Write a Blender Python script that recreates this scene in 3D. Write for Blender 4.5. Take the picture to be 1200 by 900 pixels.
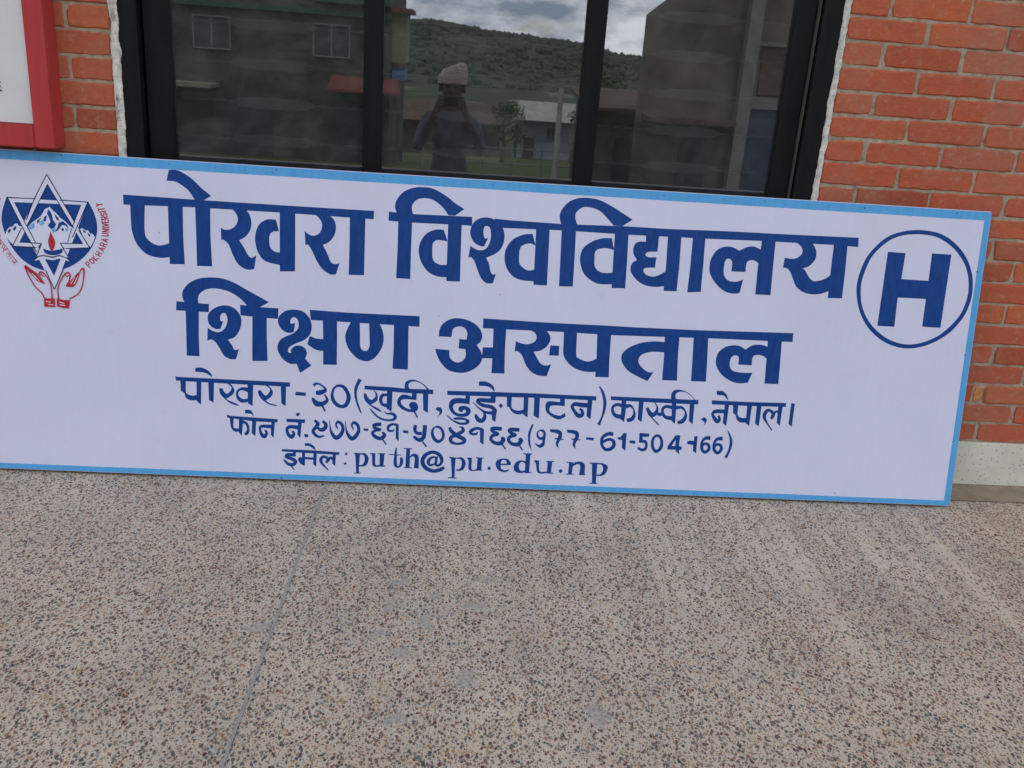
import bpy, bmesh, math, random
from mathutils import Vector, Matrix, noise
from mathutils.geometry import tessellate_polygon

random.seed(7)
C = bpy.context.scene.collection
scene = bpy.context.scene
for o in list(bpy.data.objects):
    bpy.data.objects.remove(o)

# ------------------------------------------------------------------ camera
cam_data = bpy.data.cameras.new('camera')
cam_data.sensor_width = 36.0
cam_data.lens = 36.0 * 1092.17 / 1200.0
cam_data.dof.use_dof = True
cam_data.dof.focus_distance = 2.72
cam_data.dof.aperture_fstop = 9.0
cam_data.clip_start = 0.02
cam_data.clip_end = 3000.0
cam = bpy.data.objects.new('camera', cam_data)
C.objects.link(cam)
RIGHT = Vector((0.99629079, -0.0511877, 0.06916994))
UP = Vector((-0.04761502, 0.34161885, 0.93863165))
FWD = Vector((0.07167615, 0.9384436, -0.33791441))
m = Matrix((RIGHT, UP, -FWD)).transposed().to_4x4()
m.translation = Vector((0.0, -2.80124, 1.29646))
cam.matrix_world = m
scene.camera = cam

# ------------------------------------------------------------------ light
SUN_ELEV, SUN_AZ = math.radians(62), math.radians(25)      # azimuth measured from +Y (behind the building) towards +X
world = bpy.data.worlds.new('World')
scene.world = world
world.use_nodes = True
nt = world.node_tree
nt.nodes.clear()
def wn(t, **k):
    n = nt.nodes.new(t)
    for a, b in k.items():
        setattr(n, a, b)
    return n
out = wn('ShaderNodeOutputWorld')
bg = wn('ShaderNodeBackground')
bg.inputs['Strength'].default_value = 0.122
sky = wn('ShaderNodeTexSky', sky_type='NISHITA', sun_disc=False)
sky.sun_elevation = SUN_ELEV
sky.sun_rotation = SUN_AZ
sky.air_density = 1.0
sky.dust_density = 1.0
tc = wn('ShaderNodeTexCoord')
mp = wn('ShaderNodeMapping')
mp.inputs['Scale'].default_value = (5.0, 5.0, 13.0)
mp.inputs['Location'].default_value = (1.3, 0.4, 0.75)
n1 = wn('ShaderNodeTexNoise')
n1.inputs['Scale'].default_value = 1.35
n1.inputs['Detail'].default_value = 9
n1.inputs['Roughness'].default_value = 0.58
n1.inputs['Distortion'].default_value = 0.25
cover = wn('ShaderNodeValToRGB')                            # where there is cloud
cover.color_ramp.elements[0].position = 0.28
cover.color_ramp.elements[1].position = 0.40
n2 = wn('ShaderNodeTexNoise')
n2.inputs['Scale'].default_value = 2.1
n2.inputs['Detail'].default_value = 7
n2.inputs['Roughness'].default_value = 0.6
mp2 = wn('ShaderNodeMapping')
mp2.inputs['Scale'].default_value = (5.0, 5.0, 13.0)
mp2.inputs['Location'].default_value = (4.1, 2.2, 0.3)
tone = wn('ShaderNodeValToRGB')                             # cloud grey to bright white
tone.color_ramp.elements[0].position = 0.40
tone.color_ramp.elements[0].color = (2.9, 3.5, 4.5, 1)
tone.color_ramp.elements[1].position = 0.62
tone.color_ramp.elements[1].color = (10.2, 10.5, 11.0, 1)
mix = wn('ShaderNodeMix', data_type='RGBA')
L = nt.links.new
L(tc.outputs['Generated'], mp.inputs['Vector'])
L(tc.outputs['Generated'], mp2.inputs['Vector'])
L(mp.outputs['Vector'], n1.inputs['Vector'])
L(mp2.outputs['Vector'], n2.inputs['Vector'])
L(n1.outputs['Fac'], cover.inputs['Fac'])
L(n2.outputs['Fac'], tone.inputs['Fac'])
L(cover.outputs['Color'], mix.inputs['Factor'])
L(sky.outputs['Color'], mix.inputs['A'])
L(tone.outputs['Color'], mix.inputs['B'])
L(mix.outputs['Result'], bg.inputs['Color'])
L(bg.outputs['Background'], out.inputs['Surface'])

sun_data = bpy.data.lights.new('sun', 'SUN')
sun_data.energy = 1.2
sun_data.angle = math.radians(12)
sun_data.color = (1.0, 0.95, 0.87)
sun = bpy.data.objects.new('sun', sun_data)
C.objects.link(sun)
sd = Vector((math.sin(SUN_AZ) * math.cos(SUN_ELEV), math.cos(SUN_AZ) * math.cos(SUN_ELEV), math.sin(SUN_ELEV)))
sun.rotation_euler = sd.to_track_quat('Z', 'Y').to_euler()
sun.location = sd * 60

vs = scene.view_settings
vs.view_transform = 'Standard'
vs.look = 'None'
vs.gamma = 1.0
vs.use_curve_mapping = False
vs.exposure = 0.43
scene.cycles.use_denoising = True
scene.cycles.pixel_filter_type = 'BLACKMAN_HARRIS'
scene.cycles.filter_width = 1.5

# ------------------------------------------------------------------ helpers
class NT:
    """small node helper for one material"""
    def __init__(self, name, base=(0.5, 0.5, 0.5), rough=0.6, spec=0.3, metallic=0.0):
        self.m = bpy.data.materials.new(name)
        self.m.use_nodes = True
        self.t = self.m.node_tree
        self.b = self.t.nodes['Principled BSDF']
        self.b.inputs['Base Color'].default_value = (*base, 1)
        self.b.inputs['Roughness'].default_value = rough
        self.b.inputs['Specular IOR Level'].default_value = spec
        self.b.inputs['Metallic'].default_value = metallic
        self._co = None
    def n(self, t, **k):
        nd = self.t.nodes.new(t)
        for a, v in k.items():
            setattr(nd, a, v)
        return nd
    def l(self, a, b):
        self.t.links.new(a, b)
    def co(self, scale=(1, 1, 1), rot=(0, 0, 0), loc=(0, 0, 0)):
        if not self._co:
            self._co = self.n('ShaderNodeTexCoord')
        mp = self.n('ShaderNodeMapping')
        mp.inputs['Scale'].default_value = scale
        mp.inputs['Rotation'].default_value = rot
        mp.inputs['Location'].default_value = loc
        self.l(self._co.outputs['Object'], mp.inputs['Vector'])
        return mp.outputs['Vector']
    def noise(self, vec, scale, detail=4, rough=0.55, dist=0.0):
        nd = self.n('ShaderNodeTexNoise')
        nd.inputs['Scale'].default_value = scale
        nd.inputs['Detail'].default_value = detail
        nd.inputs['Roughness'].default_value = rough
        nd.inputs['Distortion'].default_value = dist
        self.l(vec, nd.inputs['Vector'])
        return nd
    def ramp(self, fac, stops, interp='LINEAR'):
        r = self.n('ShaderNodeValToRGB')
        r.color_ramp.interpolation = interp
        e = r.color_ramp.elements
        while len(e) < len(stops):
            e.new(0.5)
        for el, (p, c) in zip(e, stops):
            el.position = p
            if isinstance(c, (int, float)):
                c = (c, c, c)
            el.color = (*c, 1)
        self.l(fac, r.inputs['Fac'])
        return r.outputs['Color']
    def mix(self, fac, a, b, blend='MIX'):
        mx = self.n('ShaderNodeMix', data_type='RGBA', blend_type=blend)
        for sock, v in (('Factor', fac), ('A', a), ('B', b)):
            if isinstance(v, (int, float)):
                mx.inputs[sock].default_value = v if sock == 'Factor' else (v, v, v, 1)
            elif isinstance(v, tuple):
                mx.inputs[sock].default_value = (*v, 1)
            else:
                self.l(v, mx.inputs[sock])
        return mx.outputs['Result']
    def math(self, op, a, b=None, c=None, clamp=False):
        md = self.n('ShaderNodeMath', operation=op, use_clamp=clamp)
        for i, v in enumerate((a, b, c)):
            if v is None:
                continue
            if isinstance(v, (int, float)):
                md.inputs[i].default_value = v
            else:
                self.l(v, md.inputs[i])
        return md.outputs['Value']
    def color(self, sock):
        self.l(sock, self.b.inputs['Base Color'])
    def rough(self, sock):
        self.l(sock, self.b.inputs['Roughness'])
    def bump(self, h, strength=0.3, dist=0.01):
        bp = self.n('ShaderNodeBump')
        bp.inputs['Strength'].default_value = strength
        bp.inputs['Distance'].default_value = dist
        self.l(h, bp.inputs['Height'])
        self.l(bp.outputs['Normal'], self.b.inputs['Normal'])

def plain(name, col, rough=0.6, spec=0.3, var=0.18, scale=6.0, bump=0.0, metallic=0.0):
    k = NT(name, col, rough, spec, metallic)
    nz = k.noise(k.co(), scale, 6)
    d = tuple(c * (1 - var) for c in col)
    b = tuple(min(1, c * (1 + var)) for c in col)
    k.color(k.ramp(nz.outputs['Fac'], [(0.3, d), (0.7, b)]))
    if bump:
        k.bump(nz.outputs['Fac'], bump, 0.01)
    return k.m

def obj(name, bm, mat, parent=None, smooth=False):
    me = bpy.data.meshes.new(name)
    bm.normal_update()
    bm.to_mesh(me)
    bm.free()
    for mt in (mat if isinstance(mat, (list, tuple)) else [mat]):
        me.materials.append(mt)
    if smooth:
        for p in me.polygons:
            p.use_smooth = True
    o = bpy.data.objects.new(name, me)
    C.objects.link(o)
    if parent:
        o.parent = parent
    return o

def thing(name, label, cat, loc=(0, 0, 0), group=None):
    o = bpy.data.objects.new(name, None)
    o.empty_display_size = 0.2
    C.objects.link(o)
    o.location = loc
    o['label'] = label
    o['category'] = cat
    if group:
        o['group'] = group
    return o

def tag(o, label, cat, group=None):
    o['label'] = label
    o['category'] = cat
    if group:
        o['group'] = group
    return o

def box(bm, x0, x1, y0, y1, z0, z1, mi=0):
    v = [bm.verts.new(p) for p in ((x0, y0, z0), (x1, y0, z0), (x1, y1, z0), (x0, y1, z0),
                                   (x0, y0, z1), (x1, y0, z1), (x1, y1, z1), (x0, y1, z1))]
    for f in ((0, 3, 2, 1), (4, 5, 6, 7), (0, 1, 5, 4), (1, 2, 6, 5), (2, 3, 7, 6), (3, 0, 4, 7)):
        bm.faces.new([v[i] for i in f]).material_index = mi
    return v

def bbox(x0, x1, y0, y1, z0, z1, bev=0.004, seg=2):
    bm = bmesh.new()
    box(bm, x0, x1, y0, y1, z0, z1)
    if bev:
        bmesh.ops.bevel(bm, geom=bm.edges[:], offset=bev, segments=seg, affect='EDGES', profile=0.5)
    return bm

def tube(bm, pts, r, n=8):
    """round bar along a polyline, r is one radius or one per point"""
    pts = [Vector(p) for p in pts]
    rs = r if isinstance(r, (list, tuple)) else [r] * len(pts)
    rings = []
    for i, p in enumerate(pts):
        d = (pts[min(i + 1, len(pts) - 1)] - pts[max(i - 1, 0)]).normalized()
        a = d.orthogonal().normalized() if abs(d.z) > 0.9 else d.cross(Vector((0, 0, 1))).normalized()
        b = d.cross(a)
        rings.append([bm.verts.new(p + (a * math.cos(t) + b * math.sin(t)) * rs[i]) for t in [2 * math.pi * k / n for k in range(n)]])
    for i in range(len(rings) - 1):
        for k in range(n):
            bm.faces.new((rings[i][k], rings[i][(k + 1) % n], rings[i + 1][(k + 1) % n], rings[i + 1][k]))
    bm.faces.new(rings[0][::-1])
    bm.faces.new(rings[-1])

# ------------------------------------------------------------------ materials
# polished chip floor
k = NT('terrazzo', rough=0.6, spec=0.2)
warp = k.noise(k.co(), 55, 2)
wv = k.mix(0.008, k.co(), warp.outputs['Color'], 'ADD')
streak = k.noise(k.co((3.0, 1.2, 1), loc=(2.2, 0, 0)), 1.6, 5, 0.65)
blotch = k.noise(k.co(), 3.2, 5, 0.6)
worn = k.math('ADD', k.math('MULTIPLY', streak.outputs['Fac'], 0.6), k.math('MULTIPLY', blotch.outputs['Fac'], 0.4))
cement = k.ramp(blotch.outputs['Fac'], [(0.25, (0.485, 0.42, 0.345)), (0.5, (0.575, 0.495, 0.405)), (0.78, (0.65, 0.56, 0.455))])
fine = k.noise(k.co(), 260, 3, 0.7)
cement = k.mix(0.35, cement, k.ramp(fine.outputs['Fac'], [(0.3, 0.25), (0.7, 0.75)]), 'SOFT_LIGHT')
yel = k.noise(k.co(loc=(3, 1, 0)), 2.2, 4, 0.6)
cement = k.mix(k.ramp(yel.outputs['Fac'], [(0.55, 0.0), (0.8, 0.45)]), cement, (0.60, 0.46, 0.30))
mot = k.noise(k.co(loc=(8, 3, 0)), 52, 4, 0.7)
cement = k.mix(k.ramp(mot.outputs['Fac'], [(0.52, 0.0), (0.68, 0.55)]), cement, (0.50, 0.36, 0.27))
mot2 = k.noise(k.co(loc=(2, 9, 0)), 44, 4, 0.7)
cement = k.mix(k.ramp(mot2.outputs['Fac'], [(0.54, 0.0), (0.68, 0.55)]), cement, (0.40, 0.395, 0.34))
rustn = k.noise(k.co(loc=(5, 5, 0)), 11, 5, 0.7)
cement = k.mix(k.ramp(rustn.outputs['Fac'], [(0.64, 0.0), (0.76, 0.6)]), cement, (0.50, 0.30, 0.14))
tracks = k.noise(k.co((14.0, 0.45, 1), rot=(0, 0, 0.03), loc=(0.7, 0.2, 0)), 1.25, 3, 0.5, 0.25)
gx = k.n('ShaderNodeSeparateXYZ')
k.l(k.co(), gx.inputs['Vector'])
tm = k.noise(k.co(loc=(3, 8, 0)), 1.7, 3, 0.5)
side_ = k.math('MULTIPLY_ADD', gx.outputs['X'], 1.1, 0.25, clamp=True)
nearw = k.math('MULTIPLY_ADD', gx.outputs['Y'], 0.85, 1.3, clamp=True)
tmask = k.math('MULTIPLY', k.math('MULTIPLY', k.math('MULTIPLY_ADD', side_, 0.75, 0.25), nearw), k.ramp(tm.outputs['Fac'], [(0.3, 0.25), (0.6, 1.0)]))
trk = k.math('MULTIPLY', k.ramp(tracks.outputs['Fac'], [(0.47, 0.0), (0.62, 1.0)]), tmask)
cement = k.mix(k.math('MULTIPLY', trk, 0.5), cement, (0.68, 0.585, 0.475))
grime = k.noise(k.co(loc=(1, 6, 0)), 2.4, 5, 0.62)
cement = k.mix(k.ramp(grime.outputs['Fac'], [(0.5, 0.0), (0.72, 0.4)]), cement, (0.38, 0.325, 0.27))
colr = cement
for sc, lo, hi, stretch, rz, drop in ((77, 0.10, 0.50, (1.45, 1, 1), 0.55, 0.27), (88, 0.10, 0.47, (1.5, 1, 1), -0.7, 0.30), (190, 0.18, 0.46, (1.3, 1, 1), 0.1, 0.42)):
    mpn = k.n('ShaderNodeMapping')
    mpn.inputs['Scale'].default_value = stretch
    mpn.inputs['Rotation'].default_value = (0, 0, rz)
    mpn.inputs['Location'].default_value = (sc * 0.01, sc * 0.03, 0.37)
    k.l(wv, mpn.inputs['Vector'])
    vo = k.n('ShaderNodeTexVoronoi', voronoi_dimensions='2D', feature='F1')
    vo.inputs['Scale'].default_value = sc
    k.l(mpn.outputs['Vector'], vo.inputs['Vector'])
    sep = k.n('ShaderNodeSeparateColor')
    k.l(vo.outputs['Color'], sep.inputs['Color'])
    r = k.math('MULTIPLY_ADD', sep.outputs['Red'], hi - lo, lo)
    edge = k.math('SUBTRACT', r, vo.outputs['Distance'])
    msk = k.math('MULTIPLY', edge, 14.0, clamp=True)
    keep = k.math('GREATER_THAN', sep.outputs['Green'], k.math('ADD', drop - 0.32, k.math('ADD', k.math('MULTIPLY', worn, 0.75), k.math('MULTIPLY', trk, 0.5))))
    msk = k.math('MULTIPLY', msk, keep)
    chip = k.ramp(sep.outputs['Blue'], [(0.0, (0.10, 0.03, 0.036)), (0.18, (0.15, 0.068, 0.062)), (0.28, (0.06, 0.07, 0.085)), (0.48, (0.10, 0.125, 0.125)), (0.64, (0.2, 0.205, 0.185)),
                                        (0.74, (0.40, 0.25, 0.12)), (0.82, (0.3, 0.16, 0.1)), (0.9, (0.05, 0.05, 0.058)), (1.0, (0.28, 0.26, 0.24))], 'CONSTANT')
    colr = k.mix(k.math('MULTIPLY', msk, k.math('MULTIPLY_ADD', sep.outputs['Green'], 0.28, 0.70)), colr, chip)
# small ochre flecks
vo = k.n('ShaderNodeTexVoronoi', voronoi_dimensions='2D', feature='F1')
vo.inputs['Scale'].default_value = 120
k.l(k.co((1.2, 1, 1), loc=(.31, .17, 0)), vo.inputs['Vector'])
sep = k.n('ShaderNodeSeparateColor')
k.l(vo.outputs['Color'], sep.inputs['Color'])
fl = k.math('MULTIPLY', k.math('MULTIPLY', k.math('SUBTRACT', k.math('MULTIPLY', sep.outputs['Red'], 0.42), vo.outputs['Distance']), 12, clamp=True), k.math('GREATER_THAN', sep.outputs['Green'], 0.6))
colr = k.mix(k.math('MULTIPLY', fl, 0.7), colr, k.ramp(sep.outputs['Blue'], [(0, (0.42, 0.25, 0.10)), (0.5, (0.36, 0.19, 0.09)), (1, (0.30, 0.23, 0.13))]))
# grey cement smears left on the surface
patch = None
pn = k.noise(k.co(), 24, 6, 0.7)
sepc = k.n('ShaderNodeSeparateXYZ')
k.l(k.mix(0.14, k.co(), pn.outputs['Color'], 'ADD'), sepc.inputs['Vector'])
for px, py, rx, ry in ((-0.066, -1.02, .05, .03), (-0.135, -.965, .026, .026), (-0.02, -.9, .022, .05), (0.0, -.794, .028, .03), (-0.1, -.84, .02, .028), (.347, -1.21, .025, .05), (.074, -1.118, .028, .03),
                       (-.408, -.94, .03, .025), (-.09, -.72, .022, .02), (.09, -.83, .04, .025), (-.07, -1.24, .025, .02), (.13, -.70, .05, .02)):
    ax = k.math('POWER', k.math('DIVIDE', k.math('SUBTRACT', sepc.outputs['X'], px + 0.07), rx), 2)
    ay = k.math('POWER', k.math('DIVIDE', k.math('SUBTRACT', sepc.outputs['Y'], py + 0.07), ry), 2)
    q = k.math('MULTIPLY', k.math('SUBTRACT', 1.0, k.math('ADD', ax, ay)), 2.2, clamp=True)
    patch = q if patch is None else k.math('MAXIMUM', patch, q)
colr = k.mix(k.math('MULTIPLY', patch, 0.66), colr, (0.36, 0.345, 0.325))
k.color(colr)
rr = k.ramp(blotch.outputs['Fac'], [(0.3, 0.5), (0.7, 0.72)])
k.rough(rr)
k.bump(fine.outputs['Fac'], 0.12, 0.003)
M_TERR = k.m

k = NT('skirting_chips', rough=0.6, spec=0.3)
vo = k.n('ShaderNodeTexVoronoi', feature='F1')
vo.inputs['Scale'].default_value = 85
k.l(k.co((1, 1, 1.4)), vo.inputs['Vector'])
sep = k.n('ShaderNodeSeparateColor')
k.l(vo.outputs['Color'], sep.inputs['Color'])
msk = k.math('MULTIPLY', k.math('SUBTRACT', k.math('MULTIPLY', sep.outputs['Red'], 0.32), vo.outputs['Distance']), 16, clamp=True)
nz = k.noise(k.co(), 9, 5)
base = k.ramp(nz.outputs['Fac'], [(0.3, (0.64, 0.60, 0.50)), (0.7, (0.80, 0.76, 0.64))])
k.color(k.mix(k.math('MULTIPLY', msk, 0.7), base, k.ramp(sep.outputs['Blue'], [(0, (0.12, 0.12, 0.12)), (0.5, (0.2, 0.16, 0.14)), (1, (0.1, 0.1, 0.11))])))
k.bump(nz.outputs['Fac'], 0.2, 0.003)
M_SKIRT = k.m

M_BROWN = plain('brown_strip', (0.31, 0.25, 0.19), 0.8, 0.2, 0.25, 14, 0.3)
M_JOINT = plain('joint_strip', (0.33, 0.315, 0.30), 0.5, 0.4, 0.15, 30)

# brick: tone differs from brick to brick, grain and stains inside each
k = NT('brick', rough=0.9, spec=0.04)
geo = k.n('ShaderNodeNewGeometry')
tone_ = k.ramp(geo.outputs['Random Per Island'], [(0.0, (0.36, 0.088, 0.048)), (0.3, (0.54, 0.116, 0.054)), (0.55, (0.46, 0.118, 0.068)), (0.8, (0.58, 0.142, 0.062)), (1.0, (0.46, 0.15, 0.088))])
n_a = k.noise(k.co(), 14, 6, 0.65)
n_b = k.noise(k.co((1, 1, 2.2)), 75, 5, 0.7)
n_c = k.noise(k.co(loc=(5, 2, 1)), 4.0, 4, 0.6)
col = k.mix(k.ramp(n_a.outputs['Fac'], [(0.35, 0.0), (0.75, 0.5)]), tone_, (0.45, 0.15, 0.085))
col = k.mix(0.5, col, k.ramp(n_b.outputs['Fac'], [(0.25, 0.25), (0.75, 0.72)]), 'SOFT_LIGHT')
col = k.mix(k.ramp(n_c.outputs['Fac'], [(0.47, 0.0), (0.68, 0.5)]), col, (0.40, 0.19, 0.135))
n_d = k.noise(k.co(loc=(1, 7, 3)), 34, 6, 0.75)
col = k.mix(k.ramp(n_d.outputs['Fac'], [(0.54, 0.0), (0.70, 0.55)]), col, (0.44, 0.32, 0.24))
n_e = k.noise(k.co((1, 1, 3), rot=(0, .5, 0), loc=(3, 3, 9)), 9, 6, 0.75)
col = k.mix(k.ramp(n_e.outputs['Fac'], [(0.5, 0.0), (0.68, 0.5)]), col, (0.30, 0.10, 0.065))
k.color(col)
hh = k.math('ADD', k.math('MULTIPLY', n_a.outputs['Fac'], 0.6), k.math('MULTIPLY', n_b.outputs['Fac'], 0.5))
k.bump(hh, 0.6, 0.004)
M_BRICK = k.m

M_PALEBRICK = plain('pale_orange_brick', (0.58, 0.27, 0.11), 0.9, 0.05, 0.25, 60, 0.5)
k = NT('mortar', rough=0.9, spec=0.1)
n_a = k.noise(k.co(), 45, 6, 0.7)
n_b = k.noise(k.co(), 7, 4)
col = k.ramp(n_a.outputs['Fac'], [(0.25, (0.18, 0.14, 0.10)), (0.45, (0.40, 0.325, 0.235)), (0.75, (0.55, 0.455, 0.34))])
col = k.mix(k.ramp(n_b.outputs['Fac'], [(0.5, 0.0), (0.75, 0.35)]), col, (0.27, 0.18, 0.13))
k.color(col)
k.bump(n_a.outputs['Fac'], 0.8, 0.006)
M_MORTAR = k.m

k = NT('old_plaster', rough=0.85, spec=0.15)
n_a = k.noise(k.co((1, 1, 0.25)), 60, 6, 0.75)
k.color(k.ramp(n_a.outputs['Fac'], [(0.3, (0.16, 0.14, 0.12)), (0.42, (0.60, 0.57, 0.53)), (0.6, (0.82, 0.78, 0.70)), (0.8, (0.88, 0.84, 0.77))]))
k.bump(n_a.outputs['Fac'], 0.8, 0.006)
M_PLASTER = k.m

k = NT('black_aluminium', (0.012, 0.012, 0.014), 0.42, 0.18)
n_a = k.noise(k.co((1, 1, 0.15)), 30, 5, 0.6)
k.color(k.ramp(n_a.outputs['Fac'], [(0.35, (0.005, 0.005, 0.006)), (0.75, (0.011, 0.011, 0.012))]))
k.rough(k.ramp(n_a.outputs['Fac'], [(0.3, 0.38), (0.7, 0.6)]))
M_ALU = k.m

# tinted window glass: thin pane, part mirror, part tinted see-through, a little dust
k = NT('tinted_glass')
t = k.t
for nd in list(t.nodes):
    if nd.type != 'OUTPUT_MATERIAL':
        t.nodes.remove(nd)
mo = [nd for nd in t.nodes if nd.type == 'OUTPUT_MATERIAL'][0]
tr = k.n('ShaderNodeBsdfTransparent')
tr.inputs['Color'].default_value = (0.93, 0.95, 0.95, 1)
gl = k.n('ShaderNodeBsdfGlossy')
gl.inputs['Roughness'].default_value = 0.0
gl.inputs['Color'].default_value = (0.96, 0.98, 1.0, 1)
fr = k.n('ShaderNodeFresnel')
fr.inputs['IOR'].default_value = 3.9
ms = k.n('ShaderNodeMixShader')
k.l(fr.outputs['Fac'], ms.inputs['Fac'])
k.l(tr.outputs['BSDF'], ms.inputs[1])
k.l(gl.outputs['BSDF'], ms.inputs[2])
df = k.n('ShaderNodeBsdfDiffuse')
df.inputs['Color'].default_value = (0.45, 0.45, 0.43, 1)
dn = k.noise(k.co((1, 1, 1.6), rot=(0, .25, 0)), 5.5, 8, 0.72, 1.6)
dmix = k.n('ShaderNodeMixShader')
k.l(k.ramp(dn.outputs['Fac'], [(0.36, 0.03), (0.52, 0.055), (0.72, 0.11)]), dmix.inputs['Fac'])
k.l(ms.outputs['Shader'], dmix.inputs[1])
k.l(df.outputs['BSDF'], dmix.inputs[2])
k.l(dmix.outputs['Shader'], mo.inputs['Surface'])
M_GLASS = k.m

# sign sheet and paints
k = NT('white_sheet', rough=0.38, spec=0.4)
n_a = k.noise(k.co((9, 1, 0.5)), 7, 5, 0.6)
n_b = k.noise(k.co(), 2.5, 4, 0.6)
n_c = k.noise(k.co(loc=(2, 3, 4)), 38, 3, 0.6)
col = k.ramp(n_b.outputs['Fac'], [(0.3, (0.665, 0.665, 0.83)), (0.7, (0.70, 0.695, 0.86))])
col = k.mix(0.10, col, k.ramp(n_a.outputs['Fac'], [(0.3, 0.3), (0.7, 0.7)]), 'SOFT_LIGHT')
vo = k.n('ShaderNodeTexVoronoi', feature='F1')
vo.inputs['Scale'].default_value = 11
k.l(k.co((1, 1, .7), loc=(.3, .2, .1)), vo.inputs['Vector'])
sep = k.n('ShaderNodeSeparateColor')
k.l(vo.outputs['Color'], sep.inputs['Color'])
spot = k.math('MULTIPLY', k.math('SUBTRACT', k.math('MULTIPLY', k.math('POWER', sep.outputs['Red'], 4), 0.05), vo.outputs['Distance']), 60, clamp=True)
col = k.mix(k.math('MULTIPLY', spot, 0.6), col, (0.22, 0.2, 0.2))
col = k.mix(k.ramp(n_c.outputs['Fac'], [(0.62, 0.0), (0.8, 0.2)]), col, (0.42, 0.4, 0.4))
n_f = k.noise(k.co((1, 2.5, 1), loc=(9, 1, 2)), 1.6, 6, 0.7)
col = k.mix(k.ramp(n_f.outputs['Fac'], [(0.5, 0.0), (0.75, 0.22)]), col, (0.66, 0.60, 0.66))
k.color(col)
hb = k.math('ADD', k.math('MULTIPLY', n_a.outputs['Fac'], 0.25), n_b.outputs['Fac'])
wv_ = k.noise(k.co((1.6, 0.5, 1), loc=(4, 4, 1)), 2.2, 2, 0.5)
k.bump(k.math('ADD', k.math('MULTIPLY', hb, 0.3), k.math('MULTIPLY', wv_.outputs['Fac'], 2.0)), 0.35, 0.02)
k.rough(k.ramp(n_b.outputs['Fac'], [(0.3, 0.26), (0.7, 0.42)]))
M_SHEET = k.m

def paint(name, c1, c2, rough=0.4):
    k = NT(name, c1, rough, 0.22)
    nz = k.noise(k.co((4, 1, 1)), 18, 5, 0.65)
    k.color(k.ramp(nz.outputs['Fac'], [(0.3, c1), (0.72, c2)]))
    return k.m
M_BLUE = paint('blue_lettering_paint', (0.003, 0.040, 0.20), (0.006, 0.062, 0.28))
M_BORDER = paint('light_blue_paint', (0.085, 0.345, 0.69), (0.115, 0.42, 0.77))
M_DARK = paint('dark_line_paint', (0.008, 0.014, 0.06), (0.014, 0.022, 0.08))
M_RED = paint('red_paint', (0.40, 0.018, 0.03), (0.5, 0.03, 0.045))
M_WHITEP = paint('white_paint', (0.70, 0.705, 0.86), (0.735, 0.735, 0.88))
M_PALEBLUE = paint('pale_blue_paint', (0.16, 0.33, 0.62), (0.3, 0.5, 0.75))
M_NAIL = plain('rusty_nail', (0.05, 0.045, 0.05), 0.6, 0.4, 0.3, 200)
M_SHEETBACK = plain('galvanised_back', (0.09, 0.09, 0.09), 0.5, 0.5, 0.2, 20)

k = NT('red_painted_wood', rough=0.5, spec=0.35)
n_a = k.noise(k.co((1, 1, 0.12)), 40, 5, 0.6)
n_b = k.noise(k.co(), 8, 4)
col = k.ramp(n_a.outputs['Fac'], [(0.3, (0.42, 0.036, 0.038)), (0.7, (0.53, 0.05, 0.052))])
col = k.mix(k.ramp(n_b.outputs['Fac'], [(0.5, 0.0), (0.8, 0.3)]), col, (0.42, 0.09, 0.075))
k.color(col)
k.bump(n_a.outputs['Fac'], 0.2, 0.003)
M_REDWOOD = k.m
M_PAPER = plain('notice_paper', (0.74, 0.73, 0.72), 0.8, 0.1, 0.05, 7, 0.15)
M_INK = plain('black_ink', (0.01, 0.01, 0.012), 0.6)

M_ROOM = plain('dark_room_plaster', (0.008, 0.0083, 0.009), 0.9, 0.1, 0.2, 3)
M_GRILLE = plain('grey_painted_steel', (0.85, 0.85, 0.84), 0.5, 0.5, 0.12, 20)
M_ROOF = plain('concrete', (0.28, 0.27, 0.25), 0.9, 0.1, 0.2, 2)

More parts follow.
